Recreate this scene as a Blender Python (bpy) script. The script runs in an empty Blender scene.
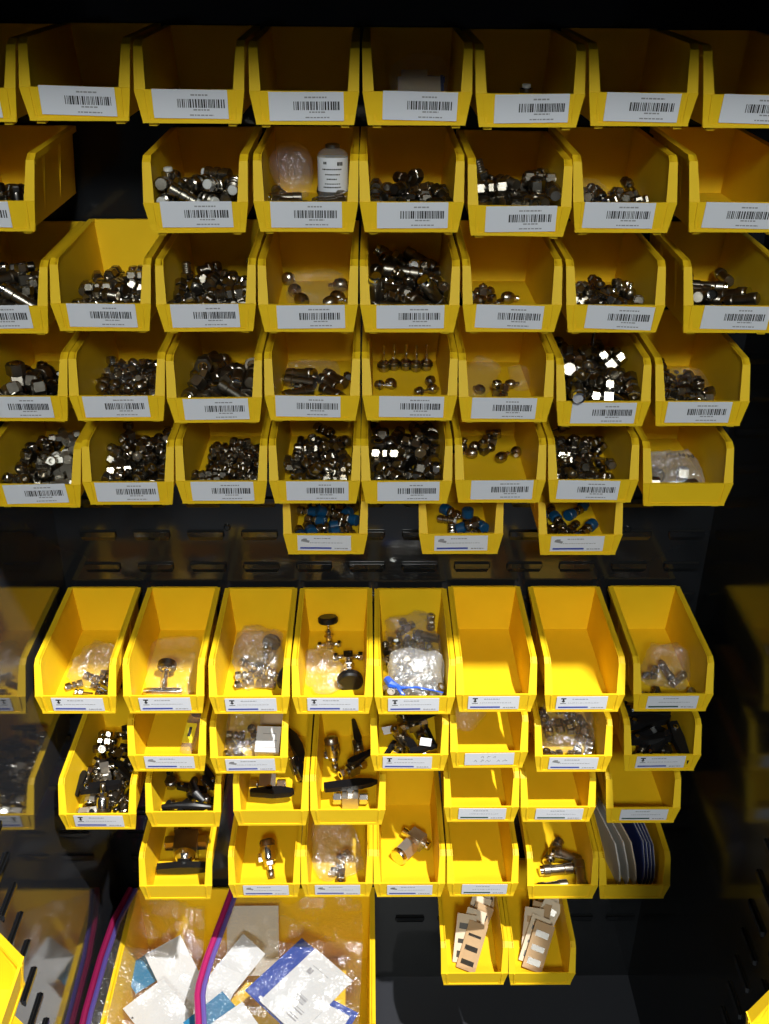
import bpy, bmesh, math, random
from mathutils import Vector, Matrix, Quaternion, Euler, noise
IN = 0.0254
scene = bpy.context.scene
COL = scene.collection

# ------------------------------------------------------------------ camera
cam_data = bpy.data.cameras.new('camera')
cam = bpy.data.objects.new('camera', cam_data)
COL.objects.link(cam)
cam_data.sensor_fit = 'VERTICAL'
cam_data.sensor_height = 36.0
cam_data.lens = 35.7674
cam_data.clip_start = 0.01
R3 = Matrix(((0.999903, 0.000334, -0.013894), (-0.012329, 0.482737, -0.875678), (0.006414, 0.875765, 0.482695)))
cam.matrix_world = Matrix.Translation(Vector((0, -40.742, 5.7436)) * IN) @ R3.to_4x4()
scene.camera = cam

# ------------------------------------------------------------------ world and lamps
world = bpy.data.worlds.new('world')
scene.world = world
world.use_nodes = True
world.node_tree.nodes['Background'].inputs[0].default_value = (0.60, 0.68, 0.82, 1)
world.node_tree.nodes['Background'].inputs[1].default_value = 0.035


def area_lamp(name, loc, target, size, power, color):
    d = bpy.data.lights.new(name, 'AREA')
    d.shape = 'DISK'
    d.size = size * IN
    d.energy = power
    d.color = color
    o = bpy.data.objects.new(name, d)
    COL.objects.link(o)
    o.location = Vector(loc) * IN
    o.rotation_euler = (Vector(target) - Vector(loc)).to_track_quat('-Z', 'Y').to_euler()
    return o


area_lamp('ceiling_spot_lamp', (34, -55, 90), (0, 0, -35), 2.2, 225, (1.0, 0.975, 0.92))
area_lamp('far_ceiling_lamp', (2, -150, 77), (0, 0, -10), 26, 100, (0.95, 1.0, 0.95))

scene.view_settings.view_transform = 'Standard'
scene.view_settings.look = 'None'
scene.view_settings.exposure = 0.0
scene.view_settings.gamma = 1.0
scene.view_settings.use_curve_mapping = False


# ------------------------------------------------------------------ materials
def mat(name, color, rough=0.5, metal=0.0, coat=0.0, ior=1.5, bump=None, spec=0.5, sub=0.0):
    m = bpy.data.materials.new(name)
    m.use_nodes = True
    nt = m.node_tree
    b = nt.nodes['Principled BSDF']
    b.inputs['Base Color'].default_value = (*color, 1)
    b.inputs['Roughness'].default_value = rough
    b.inputs['Metallic'].default_value = metal
    b.inputs['IOR'].default_value = ior
    b.inputs['Coat Weight'].default_value = coat
    b.inputs['Coat Roughness'].default_value = 0.06
    if sub:
        b.inputs['Subsurface Weight'].default_value = sub
        b.inputs['Subsurface Radius'].default_value = (0.006, 0.004, 0.001)
        b.inputs['Subsurface Scale'].default_value = 1.0
    if bump:
        sc, st, dist = bump
        n = nt.nodes.new('ShaderNodeTexNoise')
        n.inputs['Scale'].default_value = sc
        n.inputs['Detail'].default_value = 3
        tc = nt.nodes.new('ShaderNodeTexCoord')
        nt.links.new(tc.outputs['Object'], n.inputs['Vector'])
        bp = nt.nodes.new('ShaderNodeBump')
        bp.inputs['Strength'].default_value = st
        bp.inputs['Distance'].default_value = dist
        nt.links.new(n.outputs['Fac'], bp.inputs['Height'])
        nt.links.new(bp.outputs['Normal'], b.inputs['Normal'])
    return m


def vary(m, c2, scale=30, lo=0.35, hi=0.75):
    """mottle the base colour with a procedural noise"""
    nt = m.node_tree
    b = nt.nodes['Principled BSDF']
    c1 = tuple(b.inputs['Base Color'].default_value)
    tc = nt.nodes.new('ShaderNodeTexCoord')
    n = nt.nodes.new('ShaderNodeTexNoise')
    n.inputs['Scale'].default_value = scale
    n.inputs['Detail'].default_value = 4
    r = nt.nodes.new('ShaderNodeValToRGB')
    r.color_ramp.elements[0].position = lo
    r.color_ramp.elements[1].position = hi
    r.color_ramp.elements[0].color = c1
    r.color_ramp.elements[1].color = (*c2, 1)
    nt.links.new(tc.outputs['Object'], n.inputs['Vector'])
    nt.links.new(n.outputs['Fac'], r.inputs['Fac'])
    nt.links.new(r.outputs['Color'], b.inputs['Base Color'])
    return m


def film(name, tint=(1, 1, 1), clear=0.8, milky=0.25, bump=(220, 0.8, 0.004)):
    """thin clear plastic: mostly see-through, with a gloss and a little milk"""
    m = bpy.data.materials.new(name)
    m.use_nodes = True
    nt = m.node_tree
    nt.nodes.clear()
    out = nt.nodes.new('ShaderNodeOutputMaterial')
    tr = nt.nodes.new('ShaderNodeBsdfTransparent')
    tr.inputs[0].default_value = (*tint, 1)
    gl = nt.nodes.new('ShaderNodeBsdfGlossy')
    gl.inputs['Roughness'].default_value = 0.16
    gl.inputs['Color'].default_value = (0.95, 0.97, 1, 1)
    df = nt.nodes.new('ShaderNodeBsdfDiffuse')
    df.inputs[0].default_value = (0.85, 0.87, 0.9, 1)
    a = nt.nodes.new('ShaderNodeMixShader')
    a.inputs[0].default_value = milky
    b = nt.nodes.new('ShaderNodeMixShader')
    b.inputs[0].default_value = 1 - clear
    tc = nt.nodes.new('ShaderNodeTexCoord')
    n = nt.nodes.new('ShaderNodeTexNoise')
    n.inputs['Scale'].default_value = bump[0]
    n.inputs['Detail'].default_value = 2
    bp = nt.nodes.new('ShaderNodeBump')
    bp.inputs['Strength'].default_value = bump[1]
    bp.inputs['Distance'].default_value = bump[2]
    L = nt.links.new
    L(tc.outputs['Object'], n.inputs['Vector'])
    L(n.outputs['Fac'], bp.inputs['Height'])
    L(bp.outputs['Normal'], gl.inputs['Normal'])
    L(gl.outputs[0], a.inputs[1])
    L(df.outputs[0], a.inputs[2])
    L(tr.outputs[0], b.inputs[1])
    L(a.outputs[0], b.inputs[2])
    L(b.outputs[0], out.inputs['Surface'])
    return m


M = {}
M['yellow'] = vary(mat('yellow_plastic', (0.90, 0.585, 0.014), 0.5, ior=1.3, bump=(900, 0.05, 0.0004)), (0.85, 0.54, 0.011), 22)
M['black_paint'] = mat('gloss_black_paint', (0.010, 0.011, 0.013), 0.10, ior=1.42, bump=(60, 0.03, 0.002))
M['wall_paint'] = mat('gloss_charcoal_paint', (0.022, 0.024, 0.030), 0.07, ior=1.75, bump=(25, 0.015, 0.004))
M['floor_paint'] = mat('grey_black_floor_paint', (0.035, 0.037, 0.045), 0.3, bump=(60, 0.05, 0.002))
M['slot'] = mat('slot_black', (0.003, 0.003, 0.003), 0.6)
M['steel'] = vary(mat('nickel_steel', (0.44, 0.40, 0.34), 0.27, 1.0, bump=(700, 0.10, 0.0004)), (0.28, 0.25, 0.20), 90)
M['bright'] = mat('bright_chrome', (0.72, 0.71, 0.69), 0.16, 1.0)
M['dull'] = vary(mat('dull_steel', (0.36, 0.33, 0.28), 0.33, 1.0, bump=(500, 0.12, 0.0005)), (0.24, 0.21, 0.18), 70)
M['satin'] = mat('satin_machined_steel', (0.66, 0.63, 0.57), 0.5, 1.0, bump=(300, 0.1, 0.0004))
M['dark'] = mat('dark_steel', (0.14, 0.13, 0.12), 0.3, 1.0)
M['brass'] = mat('brass_steel', (0.55, 0.42, 0.2), 0.3, 1.0)
M['bore'] = mat('bore_black', (0.006, 0.006, 0.006), 0.7)
M['white_plastic'] = mat('white_plastic', (0.62, 0.62, 0.60), 0.4)
M['blue_cap'] = mat('blue_plastic', (0.004, 0.055, 0.14), 0.35)
M['black_plastic'] = mat('black_plastic', (0.007, 0.007, 0.008), 0.36, ior=1.4)
M['paper'] = mat('white_paper', (0.74, 0.76, 0.83), 0.6)
M['ink'] = mat('black_ink', (0.02, 0.02, 0.022), 0.6)
M['grey_ink'] = mat('grey_ink', (0.30, 0.30, 0.32), 0.6)
M['blue_ink'] = mat('blue_ink', (0.035, 0.06, 0.36), 0.6)
M['green_ink'] = mat('green_ink', (0.01, 0.06, 0.04), 0.6)
M['orange_ink'] = mat('orange_ink', (0.7, 0.2, 0.02), 0.6)
M['card_white'] = vary(mat('white_card', (0.64, 0.65, 0.67), 0.5), (0.57, 0.58, 0.60), 8)
M['card_blue'] = mat('blue_card', (0.012, 0.055, 0.34), 0.4)
M['card_teal'] = mat('teal_card', (0.02, 0.17, 0.34), 0.4)
M['cardboard'] = vary(mat('brown_cardboard', (0.50, 0.34, 0.19), 0.8), (0.42, 0.28, 0.15), 40)
M['manila'] = mat('cream_card', (0.66, 0.56, 0.42), 0.7)
M['envelope'] = mat('white_envelope', (0.60, 0.58, 0.55), 0.7)
M['navy'] = mat('navy_card', (0.02, 0.035, 0.16), 0.5)
M['film'] = film('clear_bag_film', clear=0.84, milky=0.22)
M['thin_film'] = film('thin_clear_film', clear=0.93, milky=0.35)
M['milky'] = film('milky_bag_film', (1, 1, 1), clear=0.62, milky=0.4)
M['zip_pink'] = mat('pink_zip', (0.42, 0.02, 0.13), 0.3)
M['zip_pink_shaded'] = mat('shaded_pink_zip', (0.20, 0.008, 0.055), 0.3)  # pink zip darkened: shade on the left zip painted into its colour
M['zip_purple_shaded'] = mat('shaded_purple_zip', (0.07, 0.05, 0.22), 0.3)  # purple zip darkened in colour for the same painted shade
M['sidewall'] = mat('satin_black_paint', (0.010, 0.011, 0.012), 0.14, ior=1.28)
M['zip_purple'] = mat('purple_zip', (0.13, 0.09, 0.36), 0.3)
M['zip_blue'] = mat('blue_zip', (0.02, 0.10, 0.62), 0.3)
M['yellow_tag'] = mat('yellow_tag', (0.9, 0.75, 0.03), 0.5)
M['bottle_glass'] = film('clear_bottle', (0.95, 0.93, 0.88), clear=0.72, milky=0.35, bump=(40, 0.05, 0.001))
M['ground'] = vary(mat('pale_floor', (0.15, 0.165, 0.20), 0.5), (0.11, 0.12, 0.145), 1.5)


# ------------------------------------------------------------------ mesh helpers (inches in, metres out)
class MB:
    def __init__(s):
        s.v = []
        s.f = []
        s.s = []

    def add(s, vs, fs, smooth=False):
        b = len(s.v)
        s.v += [tuple(v) for v in vs]
        s.f += [tuple(i + b for i in f) for f in fs]
        s.s += [smooth] * len(fs)
        return s

    def box(s, x0, x1, y0, y1, z0, z1, mtx=None):
        vs = [Vector((x, y, z)) for z in (z0, z1) for y in (y0, y1) for x in (x0, x1)]
        if mtx:
            vs = [mtx @ v for v in vs]
        return s.add(vs, [(0, 2, 3, 1), (4, 5, 7, 6), (0, 1, 5, 4), (2, 6, 7, 3), (0, 4, 6, 2), (1, 3, 7, 5)])

    def lathe(s, prof, n=12, mtx=None, smooth=True, cap=True, phase=0.0):
        """prof: (radius, z) from the bottom to the top, about z"""
        vs = []
        for r, z in prof:
            for k in range(n):
                a = 2 * math.pi * (k + phase) / n
                vs.append(Vector((r * math.cos(a), r * math.sin(a), z)))
        fs = []
        for i in range(len(prof) - 1):
            for k in range(n):
                a, b = i * n + k, i * n + (k + 1) % n
                fs.append((a, b, b + n, a + n))
        if cap:
            fs.append(tuple(reversed(range(n))))
            e = (len(prof) - 1) * n
            fs.append(tuple(range(e, e + n)))
        if mtx:
            vs = [mtx @ v for v in vs]
        b = len(s.v)
        s.v += [tuple(v) for v in vs]
        s.f += [tuple(i + b for i in f) for f in fs]
        s.s += [smooth and len(f) == 4 for f in fs]
        return s

    def hexa(s, r, z0, z1, mtx=None, ch=0.05, phase=0.0):
        c = min(ch, (z1 - z0) * 0.3)
        return s.lathe([(r * 0.84, z0), (r, z0 + c), (r, z1 - c), (r * 0.84, z1)], 6, mtx, False, phase=phase)

    def tube(s, pts, r, n=8, mtx=None, smooth=True):
        pts = [Vector(p) for p in pts]
        rr = r if isinstance(r, (list, tuple)) else [r] * len(pts)
        up = Vector((0, 0, 1))
        vs = []
        for i, p in enumerate(pts):
            t = (pts[min(i + 1, len(pts) - 1)] - pts[max(i - 1, 0)]).normalized()
            if abs(t.dot(up)) > 0.95:
                up = Vector((0, 1, 0)) if abs(t.y) < 0.9 else Vector((1, 0, 0))
            a = t.cross(up).normalized()
            c = a.cross(t).normalized()
            for k in range(n):
                q = 2 * math.pi * k / n
                vs.append(p + (a * math.cos(q) + c * math.sin(q)) * rr[i])
        fs = []
        for i in range(len(pts) - 1):
            for k in range(n):
                a, b = i * n + k, i * n + (k + 1) % n
                fs.append((a, a + n, b + n, b))
        fs.append(tuple(range(n)))
        e = (len(pts) - 1) * n
        fs.append(tuple(reversed(range(e, e + n))))
        if mtx:
            vs = [mtx @ v for v in vs]
        return s.add(vs, fs, smooth)

    def prism(s, poly, z0, z1, mtx=None):
        """flat outline in xy pushed up from z0 to z1"""
        n = len(poly)
        vs = [Vector((x, y, z0)) for x, y in poly] + [Vector((x, y, z1)) for x, y in poly]
        if mtx:
            vs = [mtx @ v for v in vs]
        fs = [tuple(reversed(range(n))), tuple(range(n, 2 * n))]
        fs += [(k, (k + 1) % n, (k + 1) % n + n, k + n) for k in range(n)]
        return s.add(vs, fs)

    def mesh(s, name):
        me = bpy.data.meshes.new(name)
        me.from_pydata([(x * IN, y * IN, z * IN) for x, y, z in s.v], [], s.f)
        me.polygons.foreach_set('use_smooth', s.s)
        bm = bmesh.new()
        bm.from_mesh(me)
        bmesh.ops.recalc_face_normals(bm, faces=bm.faces)
        bm.normal_update()
        for e in bm.edges:
            if len(e.link_faces) == 2 and e.calc_face_angle(0) > 0.6:
                e.smooth = False
        bm.to_mesh(me)
        bm.free()
        me.update()
        return me


def link(name, me, material=None, parent=None, loc=None, rot=None):
    o = bpy.data.objects.new(name, me)
    COL.objects.link(o)
    if material is not None and not me.materials:
        me.materials.append(material)
    if parent is not None:
        o.parent = parent
    if loc is not None:
        o.location = Vector(loc) * IN
    if rot is not None:
        o.rotation_euler = rot
    return o


def empty(name, loc=(0, 0, 0), rot=None, scale=None):
    o = bpy.data.objects.new(name, None)
    o.empty_display_size = 0.01
    COL.objects.link(o)
    o.location = Vector(loc) * IN
    if rot is not None:
        if len(rot) == 4:
            o.rotation_mode = 'QUATERNION'
            o.rotation_quaternion = rot
        else:
            o.rotation_euler = rot
    if scale is not None:
        o.scale = (scale, scale, scale)
    return o


def tag(o, label=None, cat=None, group=None, kind=None):
    if label:
        o['label'] = label
    if cat:
        o['category'] = cat
    if group:
        o['group'] = group
    if kind:
        o['kind'] = kind
    return o


def RX(a): return Matrix.Rotation(math.radians(a), 4, 'X')
def RY(a): return Matrix.Rotation(math.radians(a), 4, 'Y')
def RZ(a): return Matrix.Rotation(math.radians(a), 4, 'Z')
def TR(x, y, z): return Matrix.Translation((x, y, z))


# ------------------------------------------------------------------ fittings: every kind is a list of parts (name, mesh, material)
KIND = {}


def kind(name, *parts):
    KIND[name] = [(pn, mb.mesh(name + '_' + pn), M[mt]) for pn, mb, mt in parts]
    for pn, me, mt in KIND[name]:
        me.materials.append(mt)


def hexring(r, ri, z0, z1, mtx=None, mb=None):
    """hex nut with an open bore"""
    mb = mb or MB()
    n = 12
    def hx(k, rr):
        a = 2 * math.pi * k / n
        q = rr if k % 2 == 0 else rr * math.cos(math.pi / 6)
        return Vector((q * math.cos(a), q * math.sin(a), 0))
    vs = []
    c = 0.05
    for rr, z, hexed in ((ri, z0, 0), (r * .86, z0, 0), (r, z0 + c, 1), (r, z1 - c, 1), (r * .86, z1, 0), (ri, z1, 0)):
        for k in range(n):
            a = 2 * math.pi * k / n
            p = hx(k, rr) if hexed else Vector((rr * math.cos(a), rr * math.sin(a), 0))
            p.z = z
            vs.append(p)
    fs = []
    for i in range(5):
        for k in range(n):
            a, b = i * n + k, i * n + (k + 1) % n
            fs.append((a, b, b + n, a + n))
    for k in range(n):
        a, b = 5 * n + k, 5 * n + (k + 1) % n
        fs.append((a, b, (k + 1) % n, k))
    if mtx:
        vs = [mtx @ v for v in vs]
    return mb.add(vs, fs)


def thread(mb, r, z0, z1, mtx=None, n=10, pitch=0.09):
    prof = []
    z = z0
    while z < z1 - 1e-6:
        prof += [(r * 0.88, z), (r, z + pitch * 0.5)]
        z += pitch
    prof.append((r * 0.86, z1))
    return mb.lathe(prof, n, mtx)


def nut(z0, z1, r=0.27, mtx=None, mb=None):
    return hexring(r, r * 0.5, z0, z1, mtx, mb)


def arm(mtx, l0=0.1, l1=0.42, r=0.15):
    return MB().lathe([(r, l0), (r, l1)], 10, mtx)


kind('union_fitting', ('body', MB().hexa(0.25, -0.13, 0.13).lathe([(0.14, -0.5), (0.14, 0.5)], 10), 'steel'),
     ('nut', nut(0.2, 0.56), 'steel'), ('nut', nut(-0.56, -0.2), 'steel'))
_b = MB().hexa(0.3, -0.2, 0.08)
_b.lathe([(0.15, 0.05), (0.15, 0.5)], 10)
kind('threaded_adapter', ('body', _b, 'steel'), ('threaded_end', thread(MB(), 0.21, -0.62, -0.18), 'dull'),
     ('nut', nut(0.16, 0.5, 0.28), 'steel'))
kind('tube_stub', ('body', MB().hexa(0.22, -0.55, -0.35).lathe([(0.15, -0.4), (0.15, -0.1)], 10), 'steel'),
     ('nut', nut(-0.3, 0.02, 0.25), 'steel'),
     ('tube', MB().lathe([(0.085, -0.2), (0.085, 0.62), (0.06, 0.64)], 8), 'bright'))
_b = MB().box(-.17, .17, -.17, .17, -.17, .17)
_b.lathe([(.15, .1), (.15, .5)], 10, RY(90)).lathe([(.15, .1), (.15, .5)], 10)
kind('elbow_fitting', ('body', _b, 'dull'), ('nut', nut(.3, .62, .26), 'steel'), ('nut', nut(.3, .62, .26, RY(90)), 'steel'))
_b = MB().box(-.17, .17, -.17, .17, -.17, .17)
for m_ in (RY(90), RY(-90), RY(0)):
    _b.lathe([(.15, .1), (.15, .46)], 10, m_)
kind('tee_fitting', ('body', _b, 'dull'), *[('nut', nut(.3, .62, .26, m_), 'steel') for m_ in (RY(90), RY(-90), RY(0))])
_b = MB()
for m_ in (RY(0), RY(90)):
    _b.box(-.17, .17, -.13, .13, -.42, .42, m_)
kind('cross_fitting', ('body', _b, 'satin'), *[('nut', nut(.46, .8, .24, m_), 'satin') for m_ in (RY(90), RY(-90), RY(0), RY(180))])
kind('sleeve_nut', ('nut', hexring(.31, .17, -.18, .2), 'steel'), ('collar', MB().lathe([(.2, .14), (.24, .2), (.24, .28), (.19, .31)], 12), 'dark'))
_b = MB().lathe([(.19, -.5), (.24, -.46), (.24, -.2), (.19, -.18), (.19, -.1), (.25, -.07), (.25, .1), (.2, .13), (.2, .22), (.24, .25), (.24, .42), (.17, .46)], 14)
kind('grooved_plug', ('body', _b, 'steel'), ('white_tip', MB().lathe([(.16, .44), (.16, .56), (.13, .58)], 14), 'white_plastic'))
_b = MB().lathe([(.2, -.7), (.24, -.66), (.24, -.3), (.21, -.28), (.21, .3), (.25, .34), (.25, .62), (.2, .68)], 14)
kind('barrel_connector', ('body', _b, 'dull'), ('end_ring', MB().lathe([(.15, .66), (.22, .67), (.22, .8), (.14, .82)], 14), 'bright'))
_b = MB().lathe([(.1, -.3), (.2, -.26), (.26, -.14), (.28, 0), (.26, .14), (.2, .24), (.12, .28)], 14)
kind('ball_coupling', ('body', _b, 'steel'), ('stem', thread(MB(), .13, .24, .5), 'bright'))
kind('lug_connector', ('body', MB().hexa(.2, -.5, -.25).lathe([(.16, -.3), (.2, -.2), (.2, .42), (.13, .46)], 12), 'dark'),
     ('collar', MB().hexa(.24, .0, .2), 'steel'))
kind('capped_fitting', ('body', MB().hexa(.27, -.1, .14).lathe([(.17, -.5), (.17, .3)], 10), 'steel'),
     ('nut', nut(-.55, -.2, .26), 'steel'),
     ('cap', MB().lathe([(.27, .16), (.3, .2), (.3, .58), (.26, .62)], 14), 'blue_cap'))
_b = MB().lathe([(.06, .1), (.06, .75), (.05, .78)], 8)
kind('spigot_fitting', ('body', MB().lathe([(.1, -.34), (.2, -.28), (.24, -.12), (.24, .05), (.14, .14)], 12), 'steel'), ('spigot', _b, 'bright'),
     ('flange', MB().lathe([(.27, -.1), (.27, 0)], 12), 'dark'))
kind('large_hex_nut', ('nut', hexring(.42, .24, -.26, .26), 'dull'), ('insert', MB().lathe([(.2, -.2), (.27, .24), (.2, .3)], 12), 'bright'))


def place(kindname, loc, rot, label, cat, group=None, scale=1.0, name=None):
    e = empty(name or kindname, loc, rot, scale)
    for pn, me, mt in KIND[kindname]:
        o = bpy.data.objects.new(pn, me)
        COL.objects.link(o)
        o.parent = e
    return tag(e, label, cat, group)


# valves
_b = MB().box(-.36, .36, -.3, .3, -.3, .3)
_b.lathe([(.2, .3), (.2, .55)], 10, RY(90)).lathe([(.2, .3), (.2, .55)], 10, RY(-90)).lathe([(.2, .3), (.2, .42), (.1, .44), (.1, .62)], 12)
_h = MB().prism([(-.28, -.16), (.05, -.24), (.5, -.2), (1.7, -.11), (1.78, 0), (1.7, .11), (.5, .2), (.05, .24), (-.28, .16), (-.34, 0)], .5, .78)
kind('ball_valve', ('body', _b, 'dull'), ('nut', nut(.5, .92, .32, RY(90)), 'bright'), ('nut', nut(.5, .92, .32, RY(-90)), 'bright'),
     ('lever_handle', _h, 'black_plastic'), ('packing_nut', MB().hexa(.2, .4, .56), 'bright'))
_h = MB().lathe([(.2, .62), (.26, .7), (.26, .8), (.12, .95)], 12)
_h.prism([(-.95, -.13), (-.95, .13), (-.2, .2), (.2, .2), (.95, .13), (.95, -.13), (.2, -.2), (-.2, -.2)], .74, 1.0)
kind('bar_handle_valve', ('body', MB().box(-.42, .42, -.34, .34, -.5, .28).lathe([(.22, .2), (.22, .7)], 12), 'dull'),
     ('nut', nut(.36, .78, .3, TR(0, 0, -.15) @ RY(90)), 'bright'), ('nut', nut(.36, .78, .3, TR(0, 0, -.15) @ RY(-90)), 'bright'),
     ('collar', MB().lathe([(.36, .24), (.4, .3), (.36, .5), (.26, .62)], 16), 'bright'), ('bar_handle', _h, 'black_plastic'))
_b = MB().box(-.2, .2, -.2, .2, -.2, .2)
for m_ in (RY(90), RY(-90)):
    _b.lathe([(.13, .1), (.13, .62)], 10, m_)
_b.lathe([(.17, .1), (.17, .75)], 10)
_k = MB()
_k.lathe([(.12, 1.25), (.5, 1.28), (.56, 1.36), (.56, 1.56), (.48, 1.64), (.15, 1.64)], 20)
kind('needle_valve', ('body', _b, 'bright'), ('nut', nut(.42, .66, .21, RY(90)), 'bright'), ('nut', nut(.42, .66, .21, RY(-90)), 'bright'),
     ('bonnet', MB().hexa(.25, .42, .62).hexa(.2, .7, .86), 'bright'), ('stem', MB().lathe([(.08, .8), (.08, 1.3)], 8), 'bright'),
     ('round_knob', _k, 'black_plastic'))
_b = MB().hexa(.42, -.62, .12).lathe([(.3, .1), (.34, .2), (.34, .45), (.28, .5)], 14)
kind('large_angle_fitting', ('body', _b, 'satin'), ('end_cap', MB().lathe([(.36, -.84), (.4, -.78), (.4, -.62), (.3, -.6)], 16), 'bright'),
     ('head', MB().box(-.36, .36, -.34, .34, .3, .85), 'satin'),
     ('port', MB().lathe([(.18, .3), (.18, .55), (.2, .6), (.2, .75)], 12, TR(0, 0, .58) @ RY(90)), 'bright'),
     ('port', MB().lathe([(.18, .3), (.18, .5), (.2, .55), (.2, .7)], 12, TR(0, 0, .58) @ RY(-90)), 'bright'))
kind('capped_port_fitting', ('body', MB().lathe([(.3, -.1), (.36, .0), (.36, .5), (.3, .56)], 16), 'bright'),
     ('dome_cap', MB().lathe([(.33, .5), (.34, .72), (.28, .82), (.12, .86)], 16), 'dull'),
     ('side_lug', MB().box(-.45, -.3, -.12, .12, -.1, .25), 'bright'),
     ('tail_nut', MB().hexa(.24, -.34, -.1).lathe([(.12, -.5), (.12, -.3)], 10), 'bright'),
     ('tail', MB().lathe([(.15, -.85), (.15, -.48)], 10), 'dull'))
_h = MB().prism([(-.34, -.2), (.5, -.26), (1.6, -.17), (1.75, 0), (1.6, .17), (.5, .26), (-.34, .2)], 0, .34)
kind('lever_handle_set', ('lever_handle', _h, 'black_plastic'), ('screw', MB().lathe([(.12, .3), (.12, .42), (.08, .44)], 10), 'bright'))
# === PLACEMENTS
BINS = {
    '1_0': (-15.19, 0.0, 0.02, 0),
    '1_1': (-10.96, 0.0, 0.07, 0),
    '1_2': (-6.73, 0.0, -0.0, 0),
    '1_3': (-2.46, 0.0, -0.03, 0),
    '1_4': (1.76, 0.0, -0.03, 0),
    '1_5': (5.98, 0.0, -0.08, 0),
    '1_6': (10.23, 0.0, -0.02, 0),
    '1_7': (14.52, 0.0, -0.07, 0),
    '2_0': (-15.14, 0.0, -4.07, 0),
    '2_1': (-6.81, 0.0, -4.1, 0.8),
    '2_2': (-2.52, 0.0, -4.05, 0),
    '2_3': (1.63, 0.0, -4.05, 0),
    '2_4': (5.86, 0.0, -4.19, -0.7),
    '2_5': (10.02, 0.0, -4.04, 0),
    '2_6': (14.59, 0.0, -4.01, 0),
    '3_0': (-15.27, 0.0, -8.28, 0),
    '3_1': (-11.05, 0.0, -8.17, 0),
    '3_2': (-6.73, 0.0, -8.18, 0.6),
    '3_3': (-2.56, 0.0, -8.19, 0),
    '3_4': (1.63, 0.0, -8.2, 0),
    '3_5': (5.85, 0.0, -8.17, 0),
    '3_6': (10.13, 0.0, -8.18, 0),
    '3_7': (14.99, 0.0, -8.19, 0),
    '4_0': (-15.03, 0.0, -12.25, 0),
    '4_1': (-10.87, 0.0, -12.23, 0),
    '4_2': (-6.69, 0.0, -12.31, 0.6),
    '4_3': (-2.5, 0.0, -12.21, 0),
    '4_4': (1.7, 0.0, -12.2, 0),
    '4_5': (5.86, 0.0, -12.27, 0),
    '4_6': (10.1, 0.0, -12.46, 0),
    '4_7': (14.4, 0.0, -12.45, 0),
    '5_0': (-15.07, 0.0, -16.5, -0.7),
    '5_1': (-10.87, 0.0, -16.38, 0),
    '5_2': (-6.69, 0.0, -16.33, 0),
    '5_3': (-2.5, 0.0, -16.32, 0),
    '5_4': (1.64, 0.0, -16.33, 0),
    '5_5': (5.86, 0.0, -16.28, 0),
    '5_6': (10.06, 0.0, -16.27, 0),
    '5_7': (14.38, 0.0, -16.45, 0),
    '6_1': (-2.18, 2.0, -20.24, 0),
    '6_2': (4.41, 2.0, -20.23, 0),
    '6_3': (10.24, 2.0, -20.29, 0),
    '7_1': (-14.92, 0.0, -28.55, 0),
    '7_2': (-10.47, 0.0, -28.55, 0),
    '7_3': (-6.14, 0.0, -28.6, 0),
    '7_4': (-1.93, 0.0, -28.62, 0),
    '7_5': (2.26, 0.0, -28.66, 0),
    '7_6': (6.41, 0.0, -28.52, 0),
    '7_7': (10.92, 0.0, -28.54, 0),
    '7_8': (15.45, 0.0, -28.52, 0),
    '8_2': (-10.69, 0.0, -32.5, 0),
    '8_3': (-6.39, 0.0, -32.67, 0),
    '8_5': (2.06, 0.0, -32.53, 0),
    '8_6': (6.25, 0.0, -32.34, 0),
    '8_7': (10.74, 0.0, -32.65, 0),
    '8_8': (15.46, 0.0, -32.6, 0),
    '9_1': (-14.5, -1.0, -35.69, 0),
    '9_2': (-10.19, 0.0, -36.57, 0),
    '9_3': (-5.42, 0.0, -36.5, 0),
    '9_4': (-1.23, 0.0, -36.47, 0),
    '9_6': (6.06, 0.0, -36.29, 0),
    '9_7': (10.25, 0.0, -36.32, 0),
    '9_8': (14.93, 0.0, -36.42, 0),
    '10_2': (-11.0, -0.5, -41.75, 0),
    '10_3': (-6.07, 0.0, -42.22, 0),
    '10_9': (-1.92, 0.0, -42.2, 0),
    '10_4': (2.23, 0.0, -42.23, 0),
    '10_5': (6.44, 0.0, -42.23, 0),
    '10_6': (11.06, 0.0, -42.46, 0),
    '10_7': (15.22, 0.0, -42.49, 0),
    '11_1': (6.36, 0.0, -50.11, 0),
    '11_2': (10.5, 0.0, -50.15, 0),
}
HEAP_KINDS = ['ball_coupling', 'ball_valve', 'barrel_connector', 'capped_fitting', 'cross_fitting', 'elbow_fitting', 'grooved_plug', 'large_angle_fitting', 'large_hex_nut', 'lever_handle_set', 'lug_connector', 'needle_valve', 'sleeve_nut', 'tee_fitting', 'threaded_adapter', 'tube_stub', 'union_fitting']
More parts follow.
